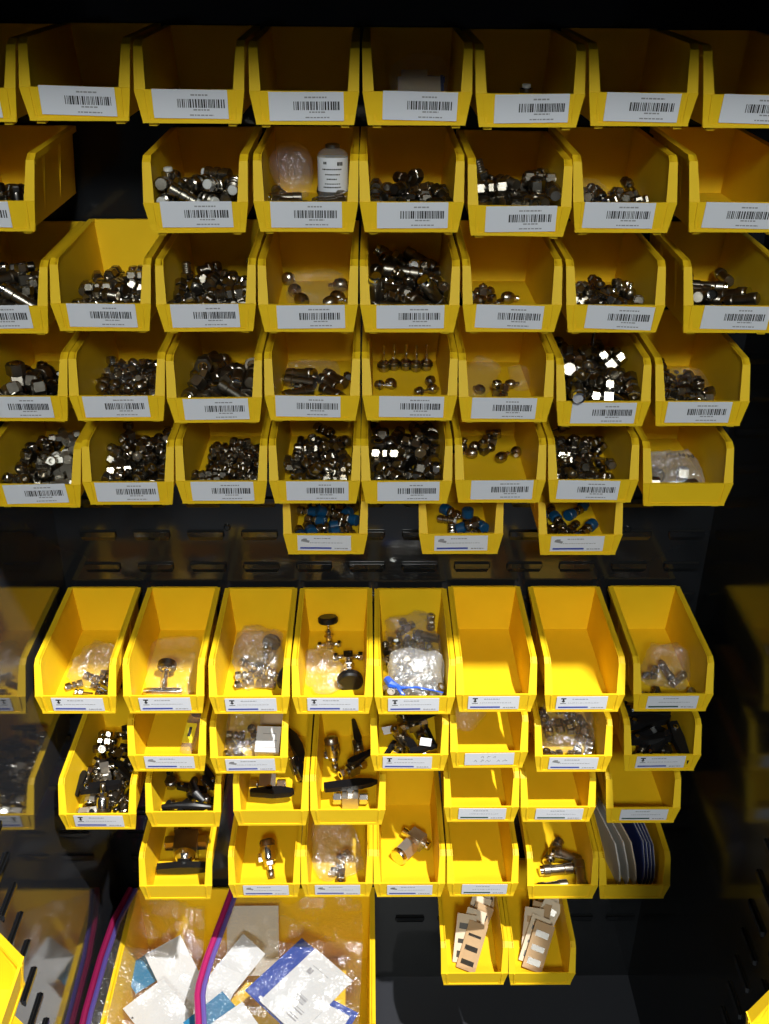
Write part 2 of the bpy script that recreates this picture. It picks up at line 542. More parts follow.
# settled pieces of every heap: kind, scale, place in the bin (inches), turn (quaternion)
HEAPS = {
    '1_1': [(10,1,0.05,4.33,0.32,0.544,0.13,-0.684,0.469), (10,1,-0.23,3.40,0.32,0.553,-0.536,0.444,-0.458), (10,1,0.05,5.02,0.32,0.59,0.571,-0.397,-0.41)],
    '2_0': [(10,1.13,-0.78,2.67,0.84,0.632,0.613,-0.33,-0.34), (10,1.13,0.60,2.56,0.84,0.547,0.53,0.451,0.466), (10,1.13,-0.69,1.70,0.84,0.658,-0.077,0.692,-0.288), (10,1.13,0.45,0.93,1.18,0.059,0,0,-0.998), (10,1.13,0.90,1.26,0.84,0.341,0.696,0.02,0.632), (10,1.13,-0.39,1.05,0.84,0.074,0.635,-0.284,-0.714), (10,1.13,-0.16,2.09,0.84,0.718,-0.346,-0.604,0), (10,1.13,1.23,0.52,1.13,0,0.351,0.936,0), (10,1.13,0.94,3.50,0.84,0.425,-0.28,0.637,0.579), (10,1.13,-0.81,0.45,0.95,0.579,0.012,0.802,0.146), (10,1.13,0.14,4.00,0.84,0.717,0.312,0.622,0.043), (10,1.13,-1.38,1.09,0.84,0.602,-0.621,-0.315,-0.392)],
    '2_1': [(6,1.19,-0.56,0.43,1.38,0.412,0.465,0.734,0.275), (6,1.19,1.38,2.85,1.15,0.307,-0.307,0.637,0.637), (6,1.19,0.06,3.19,1.15,0.629,0.455,-0.541,0.324), (6,1.19,0.78,3.36,1.15,0.111,-0.115,-0.709,0.687), (6,1.19,-0.78,2.09,1.15,0.7,0.7,-0.1,-0.1), (6,1.19,-1.21,0.85,1.15,0.589,0.669,0.201,-0.407), (6,1.19,0.21,1.84,1.15,0.685,-0.322,-0.63,-0.174), (6,1.19,-0.85,3.43,1.15,0.651,-0.706,0.034,0.276), (6,1.19,1.11,1.28,1.15,0.128,-0.186,-0.682,-0.695), (6,1.19,0.32,0.78,1.15,0.71,0.499,0.488,-0.088), (6,1.19,-0.54,1.23,1.41,0.247,-0.883,-0.097,-0.387), (6,1.19,0.72,2.30,1.36,0.092,0.683,-0.52,-0.503), (6,1.19,-1.39,3.15,1.32,0.516,0.797,-0.248,0.191), (6,1.19,-1.41,1.17,1.66,0.629,-0.764,-0.107,-0.095), (6,1.19,1.41,0.99,1.64,0.535,0.57,-0.456,0.425), (6,1.19,0.50,2.90,1.72,0.057,-0.677,0.167,0.715), (6,1.19,-1.38,2.16,1.45,0.977,0,0,-0.214), (6,1.19,-0.49,4.13,1.18,0.392,-0.203,-0.708,-0.551), (6,1.19,0.00,1.15,1.72,0.534,-0.694,-0.169,-0.452), (6,1.19,0.60,0.83,1.70,0.614,0.387,-0.484,0.489)],
    '2_2': [(2,0.904,0.89,1.19,0.98,0.27,0.694,0.116,-0.657), (2,0.904,1.00,3.05,0.98,0.508,-0.667,-0.225,0.497), (2,0.904,0.97,2.42,0.98,0.694,0.299,0.637,-0.151), (2,0.904,-0.90,1.74,0.98,0.022,-0.691,-0.135,0.71), (2,0.904,-0.81,0.89,0.98,0.672,-0.075,-0.7,-0.231), (2,0.904,0.95,0.69,0.98,0.577,0.036,0.703,0.414), (2,0.904,-1.25,2.69,0.98,0.402,-0.205,-0.673,-0.586)],
    '2_3': [(10,1.13,-0.21,1.66,0.99,0.638,-0.618,0.32,-0.33), (10,1.13,-0.33,3.23,0.99,0.261,0.435,0.543,-0.669), (12,1.02,0.64,1.71,1.03,0.254,-0.698,-0.111,0.66), (10,1.13,1.40,3.16,0.99,0.336,0.37,0.589,-0.635), (12,1.02,-0.94,3.23,0.94,0.84,0,0,0.543), (12,1.02,0.08,1.08,1.03,0.028,0.626,-0.329,-0.707), (12,1.02,0.66,0.97,1.03,0.671,0.141,-0.693,-0.224), (12,1.02,-0.66,0.91,1.07,0,0.759,-0.651,0), (10,1.13,-0.76,1.97,0.99,0.485,0.679,0.151,-0.529), (16,1.02,-1.38,4.06,1.00,0.614,-0.61,0.357,0.35), (16,1.02,-1.39,0.96,1.00,0.612,0.612,0.354,-0.354), (10,1.13,-0.02,0.45,0.99,0.696,-0.189,-0.67,0.176), (12,1.02,0.83,3.25,1.03,0.705,-0.705,0.059,-0.059), (16,1.02,1.06,2.42,1.00,0.36,0.707,-0.007,0.609), (10,1.13,-1.43,2.50,1.02,0.552,0.49,0.469,-0.484), (16,1.02,0.31,2.31,1.16,0.453,-0.362,0.458,-0.674), (16,1.02,0.24,3.29,1.00,0.074,0.074,0.703,0.703), (10,1.13,1.14,0.55,1.04,0.653,-0.484,0.563,-0.148), (10,1.13,1.23,1.68,1.15,0.809,-0.525,-0.143,0.221), (12,1.02,0.32,3.62,1.52,0.582,0.056,-0.705,0.401), (10,1.13,-0.43,1.25,1.49,0.163,0.181,0.704,0.667), (12,1.02,-0.92,2.58,1.13,0.141,-0.328,0.882,0.308), (10,1.13,-0.21,3.29,1.46,0.098,-0.529,0.467,0.702)],
    '2_4': [(14,1.07,0.97,1.21,1.19,0.291,-0.412,0.574,0.644), (12,1.13,-1.10,1.24,1.11,0.894,0,0,-0.448), (14,1.07,-1.35,2.81,1.19,0.593,-0.632,-0.348,-0.358), (16,1.13,-0.48,2.88,1.40,0.481,0.133,0.822,0.274), (12,1.13,0.89,2.16,1.21,0.676,-0.159,0.689,-0.207), (14,1.07,1.18,4.34,1.19,0.684,0.684,0.179,0.179), (14,1.07,0.07,2.12,1.19,0.681,-0.468,-0.549,-0.126), (12,1.13,-0.80,1.86,1.21,0.276,-0.702,0.087,-0.651), (14,1.07,-0.43,1.13,1.19,0.483,0.196,-0.694,0.496), (16,1.13,1.07,2.20,1.79,0.516,-0.496,-0.484,0.502), (14,1.07,-1.34,1.86,1.97,0.027,0.973,0.154,0.167), (12,1.13,-0.09,0.44,1.11,1,0,0,-0.024), (16,1.13,0.96,3.50,1.17,0.509,-0.17,-0.686,-0.491), (12,1.13,0.41,2.61,1.26,0.792,-0.103,0.409,0.44), (14,1.07,0.15,3.62,1.21,0.175,0.296,-0.642,-0.685), (14,1.07,-1.42,2.99,1.79,0.221,-0.236,0.696,0.641), (16,1.13,0.45,0.81,1.20,0.39,-0.162,-0.688,-0.59), (12,1.13,-1.36,0.50,1.11,0.966,0,0,0.258), (12,1.13,0.87,1.57,1.67,0.885,-0.019,0.006,0.465), (14,1.07,-0.31,2.05,1.69,0.584,-0.719,0.008,0.377), (14,1.07,1.42,0.81,1.61,0.209,-0.195,-0.649,-0.705), (16,1.13,-1.06,0.89,1.72,0.67,-0.094,-0.733,0.071), (12,1.13,-0.43,4.30,1.11,0.341,0,0,0.94), (16,1.13,1.08,3.31,1.71,0.558,0.097,-0.7,0.434)],
    '2_5': [(15,1.02,0.56,2.47,0.88,0.621,0.252,-0.739,-0.074), (15,1.02,0.76,1.51,0.88,0.187,-0.745,-0.227,0.599), (15,1.02,-0.92,2.43,0.88,0.596,-0.619,0.473,0.197), (15,1.02,0.36,3.49,0.88,0.578,-0.655,-0.422,-0.244), (15,1.02,-0.37,3.54,0.88,0.455,0.761,-0.164,0.432), (15,1.02,-0.45,1.36,0.88,0.626,0.399,-0.669,-0.038), (15,1.02,-0.86,3.30,0.88,0.696,0.333,0.636,0.028), (15,1.02,1.31,4.98,0.88,0.589,0.633,0.453,-0.216), (15,1.02,0.31,0.40,0.88,0.569,-0.127,-0.768,0.265), (15,1.02,-0.42,2.33,0.88,0.628,0.775,0.075,0.014), (15,1.02,-1.22,0.74,0.88,0.616,-0.553,-0.548,-0.119), (15,1.02,0.57,1.97,0.88,0.172,-0.739,0.245,-0.603)],
    '3_0': [(10,1.13,0.35,4.23,0.94,0.703,-0.681,0.142,-0.147), (2,1.13,-0.78,0.85,0.98,0.134,0.644,0.283,-0.698), (10,1.13,1.06,4.40,0.94,0.698,0.48,-0.504,0.169), (5,1.13,0.04,0.78,0.94,0.339,-0.047,-0.071,-0.937), (5,1.13,0.81,1.30,0.93,0.568,-0.07,-0.049,-0.818), (5,1.13,0.29,1.63,0.93,0.921,0.033,-0.079,0.381), (10,1.13,0.42,2.83,0.94,0.573,0.641,0.271,-0.433), (2,1.13,-0.85,4.32,0.98,0.624,0.191,-0.677,0.341), (5,1.13,0.82,5.23,0.94,0.067,0,-0.672,-0.738), (5,1.13,1.02,3.09,0.93,0.315,0.587,-0.265,0.697), (2,1.13,-0.86,2.98,0.98,0.614,0.209,-0.672,0.357), (5,1.13,-1.16,1.93,0.93,0.23,-0.614,-0.194,-0.73), (10,1.13,-0.34,4.78,1.48,0.405,0.395,0.581,0.585), (5,1.13,-1.28,4.98,0.93,0.778,0.053,-0.067,0.622), (5,1.13,1.42,3.86,0.98,0.66,0.251,-0.25,0.662), (2,1.13,0.89,0.40,1.35,0.384,-0.426,-0.202,0.794), (2,1.13,-0.81,1.51,0.98,0.463,0.182,0.68,0.539), (2,1.13,-0.91,3.60,1.29,0.665,-0.645,0.263,-0.272), (10,1.13,-0.26,2.84,0.95,0.705,0.636,-0.233,-0.208), (5,1.13,0.86,2.43,0.93,0.925,-0.032,-0.079,-0.371), (5,1.13,0.09,3.38,1.32,0.966,-0.065,-0.027,0.25)],
    '3_1': [(16,0.96,-0.31,4.00,0.93,0.292,-0.292,0.644,-0.644), (12,0.96,-0.23,3.21,0.88,0.988,0,0,0.152), (12,0.96,0.87,3.00,0.97,0.63,-0.038,-0.706,0.32), (16,0.96,0.60,1.05,0.93,0.034,0.629,-0.324,-0.706), (16,0.96,0.67,4.43,0.93,0.706,-0.706,0.04,-0.04), (16,0.96,0.84,2.08,0.93,0.701,-0.268,-0.654,0.095), (14,0.96,-0.32,1.94,0.96,0.688,-0.284,-0.663,0.082), (16,0.96,-0.33,0.65,0.93,0.336,0.707,0.02,0.622), (16,0.96,-0.30,3.78,1.41,0.39,-0.317,0.642,0.579), (16,0.96,-0.07,4.69,0.93,0.178,-0.178,0.684,-0.684), (14,0.96,1.15,4.17,1.17,0.456,-0.228,0.86,-0.008), (12,0.96,-1.03,0.51,0.97,0.193,0.493,0.507,-0.68), (14,0.96,0.52,3.48,0.97,0.612,0.572,-0.416,-0.355), (16,0.96,1.08,0.38,0.96,0.703,-0.079,-0.703,0.079), (14,0.96,1.07,1.44,0.96,0.629,-0.034,0.706,-0.323), (14,0.96,-0.53,2.60,1.00,0.49,-0.411,-0.49,0.592), (16,0.96,-0.43,1.52,1.39,0.479,0.478,0.521,0.521), (14,0.96,1.05,2.50,1.12,0.591,0.406,-0.358,-0.597), (12,0.96,0.58,1.37,1.38,0.741,0.486,0.441,0.14), (14,0.96,-1.38,3.02,0.96,0.707,-0.707,-0.017,0.017), (14,0.96,-1.20,4.58,0.96,0.561,-0.653,0.27,0.431), (16,0.96,0.45,6.04,0.93,0.624,0.624,-0.332,-0.332), (16,0.96,-0.53,1.44,0.93,0.287,-0.703,-0.075,0.646), (16,0.96,1.40,3.33,0.93,0.612,0.613,0.353,-0.354), (14,0.96,0.19,2.49,1.31,0.492,0.501,0.427,-0.57), (14,0.96,0.03,0.89,1.32,0.705,-0.117,-0.689,-0.124), (16,0.96,1.01,3.08,1.46,0.441,0.453,0.56,0.536), (16,0.96,-0.86,3.41,0.93,0.029,-0.029,0.707,-0.707)],
    '3_2': [(14,1.02,1.12,3.96,0.97,0.41,0.704,-0.067,0.576), (14,1.02,-0.56,4.02,0.97,0.689,-0.206,-0.677,0.16), (16,1.02,0.91,1.95,0.95,0.43,-0.271,0.653,0.561), (14,1.02,1.14,0.43,0.97,0.5,-0.5,0.5,-0.5), (16,1.02,-0.46,1.09,0.98,0.03,0.502,0.498,0.706), (12,1.07,-0.27,2.58,1.00,0.06,0.06,-0.705,-0.705), (16,1.02,-0.50,1.80,0.95,0.026,-0.599,-0.376,-0.707), (14,1.02,1.11,2.99,0.99,0.273,0.656,0.099,0.696), (12,1.07,0.29,2.51,1.00,0.259,0.699,0.105,0.658), (16,1.02,-0.02,0.74,1.16,0.779,-0.556,-0.032,-0.29), (14,1.02,0.44,1.88,1.23,0.207,-0.38,-0.246,-0.867), (14,1.02,-0.71,3.41,0.97,0.487,-0.487,0.513,-0.513), (16,1.02,-0.86,2.91,1.20,0.158,0.866,0,-0.474), (12,1.07,-0.89,2.25,1.00,0.615,-0.623,0.334,-0.348), (16,1.02,0.90,1.05,0.95,0.687,0.2,0.678,0.166), (12,1.07,0.38,3.62,1.00,0.439,0.439,0.555,0.554), (14,1.02,-0.70,6.19,0.97,0.072,-0.573,-0.414,-0.703), (16,1.02,0.32,3.01,1.28,0.378,-0.797,-0.227,0.412), (14,1.02,-0.02,2.17,1.51,0.713,-0.667,-0.083,-0.201), (16,1.02,1.41,4.84,1.28,0.242,0,0,-0.97), (14,1.02,-1.39,3.96,1.22,0,0.3,-0.954,0), (12,1.07,-0.62,1.48,1.48,0.245,0.482,-0.569,0.619), (16,1.02,-1.06,0.40,1.18,0.521,0.121,-0.842,-0.075), (14,1.02,0.91,0.77,1.43,0.04,-0.663,-0.137,-0.735), (16,1.02,-1.42,2.10,1.16,0.164,0.267,-0.79,0.527), (14,1.02,1.37,1.79,1.13,0.487,0.733,0.39,-0.273), (14,1.02,0.18,4.95,0.97,0.705,0.304,0.638,0.056)],
    '3_3': [(0,1.13,-0.88,4.67,0.41,0.57,0.53,-0.388,0.494), (0,1.13,-1.23,0.89,0.41,0.531,0.558,-0.346,0.536), (0,1.13,0.77,0.48,0.41,0.302,-0.645,-0.123,-0.691), (0,1.13,1.17,5.55,0.41,0.554,0.398,-0.641,-0.352), (0,1.13,-1.31,6.59,0.41,0.653,-0.75,0.08,-0.07), (0,1.13,0.82,2.83,0.41,0.721,-0.048,0.655,0.221), (0,1.13,-0.25,0.60,0.41,0.653,-0.75,-0.075,0.066), (0,1.13,1.11,3.56,0.42,0.589,0.175,0.734,-0.29), (0,1.13,-0.48,3.23,0.41,0.526,-0.082,-0.651,-0.54)],
    '3_4': [(2,1.19,-0.49,0.42,0.94,0.5,0.495,-0.5,-0.505), (5,1.07,-0.01,3.12,0.87,0.695,-0.269,-0.585,-0.32), (2,1.19,1.00,0.74,1.45,0.325,0.33,0.098,-0.881), (2,1.19,-0.47,5.89,0.94,0.681,-0.674,-0.202,0.204), (2,1.19,-0.94,2.46,0.94,0.675,0.363,0.603,-0.222), (2,1.19,0.51,0.99,0.94,0.693,-0.55,-0.439,-0.157), (2,1.19,1.03,4.63,1.01,0.719,0.66,0.139,0.168), (5,1.07,0.46,2.33,0.88,0.605,-0.508,-0.439,0.427), (16,1.02,-0.92,4.42,0.90,0.63,-0.63,-0.322,0.322), (5,1.07,0.78,3.21,0.88,0.74,-0.671,-0.03,-0.04), (2,1.19,-0.82,3.23,0.94,0.513,-0.064,-0.701,-0.492), (2,1.19,0.94,2.41,1.22,0.206,0.2,-0.789,0.543), (2,1.19,-1.03,5.61,0.95,0.329,0.595,-0.376,0.63), (5,1.07,-0.68,5.64,1.35,0.272,-0.359,-0.099,-0.887), (16,1.02,-0.15,3.96,1.20,0.278,-0.891,0.153,-0.325), (2,1.19,0.72,6.67,1.29,0.313,-0.49,0.686,-0.438), (5,1.07,-1.24,1.99,0.87,0.366,0.565,-0.308,0.672), (16,1.02,-0.50,1.02,1.11,0.189,-0.843,0,-0.504), (16,1.02,0.97,1.62,1.50,0.779,-0.566,0.25,-0.103), (16,1.02,1.44,1.47,1.24,0.668,0.27,-0.233,0.654), (2,1.19,-1.41,0.84,1.49,0.52,0.161,0.214,-0.811), (2,1.19,0.29,5.82,1.20,0.771,0.552,-0.145,0.281), (5,1.07,0.95,5.71,0.87,0.043,0.643,-0.035,0.764), (2,1.19,-0.55,6.91,1.30,0.19,-0.487,-0.115,0.845), (2,1.19,-0.25,4.53,1.35,0.598,0.296,0.698,0.26)],
    '3_5': [(5,0.847,-0.49,2.67,0.28,0.943,0.028,-0.081,0.321), (0,1.02,-0.97,3.14,0.39,0.102,-0.51,-0.556,-0.649), (5,0.847,-0.79,3.85,0.64,0.511,-0.489,0.511,0.489), (0,1.02,-1.32,3.68,0.39,0.656,-0.753,-0.038,0.033), (5,0.847,-1.06,1.48,0.28,0.443,0.347,-0.575,-0.594), (5,0.847,-0.62,4.49,0.28,0.205,0.249,0.624,0.712), (0,1.02,0.30,3.63,0.39,0.297,-0.739,0.153,-0.586)],
    '3_6': [(15,1.07,-1.12,2.56,0.84,0.367,0.768,-0.141,0.506), (15,1.07,-0.10,0.83,0.84,0.501,0.687,0.191,-0.492), (15,1.07,-0.92,1.43,0.84,0.6,-0.123,0.771,-0.177), (15,1.07,0.15,4.30,0.84,0.476,0.752,-0.202,0.409), (5,0.904,-0.81,0.71,0.79,0.206,-0.081,0.009,-0.975), (0,1.02,0.39,2.98,0.89,0.295,-0.013,0.754,-0.586), (15,1.07,0.55,2.16,0.84,0.302,-0.424,0.653,-0.551), (15,1.07,-0.19,3.83,0.84,0.568,-0.647,-0.435,-0.263), (0,1.02,0.25,1.69,0.92,0.988,0,0,0.155), (5,0.904,-0.10,2.69,0.92,0.588,-0.288,-0.382,-0.652), (5,0.904,0.78,3.27,0.79,0.324,0.584,-0.272,0.693), (5,0.904,-1.12,4.13,0.79,0.317,0.224,-0.628,-0.675), (15,1.07,-0.61,2.69,0.84,0.209,-0.46,0.629,0.591), (15,1.07,-0.13,0.64,1.29,0.149,-0.539,0.303,0.771), (5,0.904,-0.66,1.82,0.79,0.121,0.636,-0.102,0.755), (0,1.02,1.00,0.41,0.89,0.308,0.608,0.446,0.58), (15,1.07,0.95,3.79,0.84,0.696,0.338,-0.633,-0.023), (15,1.07,0.75,0.92,0.85,0.502,-0.719,0.314,-0.363), (15,1.07,-0.46,1.24,1.18,0.507,-0.182,-0.774,0.333), (15,1.07,1.41,1.87,0.84,0.484,-0.707,-0.331,-0.396), (15,1.07,-0.69,3.94,0.84,0.618,-0.775,0.077,-0.112), (15,1.07,-1.16,2.07,1.06,0.061,-0.584,-0.665,0.461), (0,1.02,1.15,2.49,0.92,0.442,0,0,0.897)],
    '3_7': [(2,1.07,0.43,0.49,0.82,0.423,-0.623,0.327,-0.571), (2,1.07,-0.86,0.68,0.82,0.382,-0.7,0.074,-0.599), (2,1.07,0.68,2.24,1.02,0.423,-0.06,0.585,-0.689), (2,1.07,-0.55,3.56,0.82,0.087,-0.6,0.368,-0.705), (2,1.07,-0.54,2.30,0.82,0.42,0.415,-0.568,-0.574), (2,1.07,0.16,4.08,0.82,0.692,0.301,0.636,0.163), (2,1.07,1.39,5.54,0.82,0.641,-0.633,-0.308,-0.306), (2,1.07,0.79,1.30,1.05,0.174,-0.715,0.386,0.557), (2,1.07,-1.41,0.94,1.15,0.479,-0.758,0.384,0.22), (2,1.07,1.39,2.41,0.82,0.127,-0.119,-0.693,-0.699), (2,1.07,-0.78,2.95,0.82,0.334,0.692,0.128,0.627), (2,1.07,-0.62,4.90,0.82,0.01,0.314,0.63,0.71), (2,1.07,-0.84,1.35,1.11,0.062,0.108,-0.514,0.849)],
    '4_0': [(8,1.02,-0.85,3.43,0.88,0.341,0.707,0.014,0.619), (10,1.13,1.04,3.55,0.74,0.427,0.278,0.638,-0.577), (8,1.02,-0.17,2.51,0.88,0.676,-0.159,0.689,-0.207), (10,1.13,0.62,2.53,0.74,0.532,-0.147,-0.68,-0.483), (10,1.13,1.03,0.50,0.74,0.675,0.123,-0.685,-0.244), (8,1.02,-0.85,2.36,0.88,0.639,-0.057,-0.705,0.303), (10,1.13,-1.36,1.02,0.74,0.053,0.051,-0.694,-0.716), (10,1.13,-0.06,0.76,0.74,0.71,0.434,0.544,-0.107), (8,1.02,0.00,3.34,0.88,0.561,-0.653,-0.271,-0.43), (8,1.02,0.28,1.71,0.88,0.621,0.018,0.707,0.338), (8,1.02,-0.85,2.43,1.52,0.734,0,0,0.679), (10,1.13,-0.22,4.58,0.74,0.665,-0.645,-0.262,0.271), (8,1.02,-0.80,1.44,0.93,0.923,-0.256,-0.148,0.248)],
    '4_1': [(5,0.96,0.91,2.95,0.50,0.909,0.035,-0.078,0.408), (0,1.02,0.62,1.31,0.58,0.742,-0.495,-0.431,-0.136), (5,0.96,-0.30,3.45,0.50,0.717,0.664,0.105,0.187), (5,0.96,0.01,1.52,0.50,0.043,-0.086,0,-0.995), (0,1.02,1.33,5.32,0.58,0.656,-0.68,-0.326,0), (0,1.02,0.44,2.62,0.58,0.093,0.704,0.27,-0.65), (16,0.847,1.41,4.10,0.51,0.354,-0.354,0.612,0.612), (16,0.847,-0.05,4.99,0.51,0.548,0.113,0.698,-0.447), (0,1.02,-0.46,0.73,0.58,0.526,-0.575,-0.488,-0.393), (16,0.847,0.59,4.10,0.51,0,0.613,0.353,0.707), (16,0.847,0.07,5.46,0.64,0.569,-0.549,-0.587,-0.172), (0,1.02,0.68,5.33,0.58,0.516,-0.734,0.172,0.406), (16,0.847,-0.57,4.13,0.51,0.706,0.706,0.032,0.032), (0,1.02,-0.76,2.82,0.58,0.74,0.636,-0.163,0.148), (16,0.847,1.39,1.46,0.51,0.618,-0.606,0.364,0.343), (16,0.847,0.97,2.04,0.51,0.199,0.199,0.679,0.679), (0,1.02,0.92,3.73,0.63,0.144,-0.282,-0.31,-0.897), (5,0.96,0.56,4.58,0.50,0.227,-0.615,-0.191,-0.731), (0,1.02,-1.26,2.44,0.60,0.789,-0.287,-0.479,-0.257), (5,0.96,-1.01,3.87,0.50,0.235,-0.083,-0.02,-0.968), (5,0.96,-1.40,5.02,0.50,0.552,0.446,-0.465,0.53), (0,1.02,-1.31,3.14,0.58,0.544,0.06,0.752,0.367), (5,0.96,1.45,1.29,0.91,0.549,0.449,-0.462,0.533), (0,1.02,1.37,2.69,0.62,0.847,-0.007,-0.021,-0.531), (16,0.847,-1.01,1.66,0.51,0.233,-0.462,-0.536,-0.668), (5,0.96,-0.59,4.85,0.54,0.064,0.345,-0.023,0.936), (16,0.847,-0.43,3.55,0.88,0.684,-0.102,0.641,0.332), (16,0.847,-0.32,2.25,0.51,0.627,0.596,-0.38,0.326)],
    '4_2': [(8,0.96,-0.27,2.06,0.76,0.914,0,0,-0.405), (8,0.96,-1.20,4.23,0.86,0.593,-0.63,-0.321,-0.385), (8,0.96,0.82,3.00,0.86,0.405,-0.704,-0.061,-0.58), (16,1.02,0.16,2.66,0.75,0.377,-0.377,0.598,-0.598), (8,0.96,-1.21,0.94,0.86,0.478,0.212,-0.674,0.521), (8,0.96,1.21,3.75,0.86,0.674,0.522,-0.477,0.213), (8,0.96,-0.91,2.89,0.86,0.427,0.427,-0.564,-0.564), (2,1.13,-0.00,0.86,0.78,0.107,0.397,-0.581,-0.702), (2,1.13,-0.11,4.03,0.78,0.652,-0.416,0.568,0.282), (8,0.96,1.25,1.16,0.86,0.359,-0.348,0.615,0.609), (16,1.02,-0.91,2.12,1.06,0.066,0.504,0.757,-0.41), (8,0.96,1.25,1.95,0.86,0.398,0.705,-0.053,0.584), (16,1.02,-0.37,4.67,0.87,0.436,-0.277,0.731,0.446), (2,1.13,0.83,4.54,0.78,0.639,0.704,0,-0.31), (2,1.13,0.77,0.69,1.11,0.116,-0.683,0.488,-0.531), (2,1.13,1.42,1.77,1.49,0.693,-0.685,-0.16,-0.155), (8,0.96,0.48,1.35,0.80,0,-0.986,-0.165,0), (8,0.96,-0.53,0.46,0.92,0.098,-0.072,-0.677,0.726), (2,1.13,-1.12,5.64,0.78,0.037,0.272,0.649,-0.71), (8,0.96,-0.96,1.47,1.27,0.234,0.805,0.365,-0.404), (8,0.96,0.17,3.37,0.86,0,-0.611,0.356,0.707), (8,0.96,0.33,2.04,1.11,0.677,0.304,0.342,0.577), (8,0.96,1.32,3.29,1.38,0.88,0.435,-0.068,0.176), (8,0.96,-0.89,2.99,1.57,0.596,0.628,-0.326,0.381), (2,1.13,0.80,1.96,1.44,0.244,0.278,-0.671,0.643), (8,0.96,-1.28,3.58,0.76,0.238,0,0,0.971), (2,1.13,-0.68,5.25,1.00,0.038,0.392,0.698,0.597)],
    '4_3': [(10,0.904,-0.26,4.18,0.45,0.71,0.437,0.542,-0.11), (2,1.07,0.75,2.04,0.52,0.249,0.588,-0.387,0.666), (10,0.904,-0.47,1.52,0.45,0.641,-0.038,-0.695,0.325), (2,1.07,-0.75,3.39,0.52,0.126,0.619,-0.334,-0.699), (2,1.07,0.61,3.24,0.52,0.262,0.58,-0.399,0.66), (2,1.07,0.90,3.76,0.52,0.616,-0.702,-0.051,0.354), (2,1.07,-0.77,1.98,0.52,0.132,0.645,0.281,-0.698), (2,1.07,-0.77,4.04,0.66,0.305,0.618,-0.111,0.716), (2,1.07,0.85,0.42,0.52,0.251,-0.67,-0.216,0.665), (10,0.904,1.44,4.06,0.52,0.559,-0.74,0.267,0.262), (10,0.904,-0.57,2.84,0.45,0.261,-0.688,-0.105,0.669)],
    '4_5': [(5,0.904,0.22,2.30,0.29,0.567,-0.07,-0.049,-0.82), (5,0.904,-0.06,2.81,0.29,0.457,-0.516,-0.385,-0.613), (0,0.847,-0.81,3.05,0.34,0.431,-0.136,-0.742,-0.495), (0,0.847,0.68,3.67,0.34,0.694,-0.177,0.632,-0.294)],
    '4_6': [(16,1.19,-1.39,2.75,1.52,0.657,0.386,-0.343,0.549), (5,1.19,-1.39,2.09,1.20,0.738,0.672,0,0.07), (15,1.19,0.16,2.22,1.22,0.593,-0.037,-0.706,-0.385), (8,0.96,0.93,6.53,1.31,0.56,-0.654,-0.27,-0.431), (0,1.24,-1.30,5.51,1.36,0.077,0.266,0.251,-0.927), (0,1.24,-0.86,0.49,1.30,0.059,0.641,0.201,-0.739), (5,1.19,1.05,4.66,1.20,0.18,-0.227,0.632,-0.719), (15,1.19,1.08,1.21,1.21,0.579,0.725,0.282,0.242), (5,1.19,1.37,2.57,1.20,0.544,-0.447,-0.502,0.502), (8,0.96,-0.80,2.85,1.31,0.49,-0.49,-0.51,0.51), (8,0.96,0.09,4.08,1.25,0,-0.855,-0.518,0), (0,1.24,-1.03,3.73,1.30,0.656,-0.16,-0.737,0.008), (8,0.96,1.41,1.90,1.31,0.492,-0.492,-0.507,0.507), (5,1.19,0.29,0.43,1.23,0.698,-0.217,-0.672,0.12), (15,1.19,-0.38,5.43,1.22,0.22,-0.472,0.527,0.672), (16,1.19,0.33,5.36,1.24,0.692,-0.692,-0.144,0.144), (15,1.19,0.50,0.99,1.21,0.592,0.712,0.314,0.21), (15,1.19,1.11,4.92,1.65,0.331,-0.763,0.195,0.52), (16,1.19,0.39,3.19,1.24,0.169,0.169,0.687,0.687), (5,1.19,-0.77,4.91,1.22,0.712,-0.007,-0.678,0.185), (16,1.19,-0.40,4.53,1.58,0.38,-0.321,-0.767,0.405), (16,1.19,-1.22,0.75,1.79,0.356,-0.897,-0.253,0.069), (16,1.19,-1.42,1.51,2.03,0.662,0.394,-0.341,0.539), (8,0.96,-1.41,4.21,1.75,0.778,-0.032,0.627,0), (16,1.19,-0.55,0.83,1.89,0.023,-0.455,0.624,0.635), (5,1.19,-0.30,1.87,1.19,0.614,0.384,-0.517,0.456), (5,1.19,-1.02,6.15,1.19,0.37,-0.563,-0.312,-0.669), (16,1.19,1.38,0.85,1.59,0.557,0.823,0.084,-0.07), (0,1.24,1.34,5.50,1.30,0.134,-0.077,0.751,0.642), (15,1.19,-1.42,6.50,1.23,0.587,0.788,0.052,-0.176), (15,1.19,-0.82,2.13,1.80,0.225,0.456,0.627,-0.589), (5,1.19,0.95,3.29,1.64,0.912,-0.234,-0.338,-0.02), (15,1.19,0.66,6.05,1.61,0.436,0,0,-0.9), (15,1.19,0.55,2.03,1.74,0.63,-0.768,-0.108,0.047), (5,1.19,-0.30,3.33,1.26,0.719,-0.208,-0.307,-0.588)],
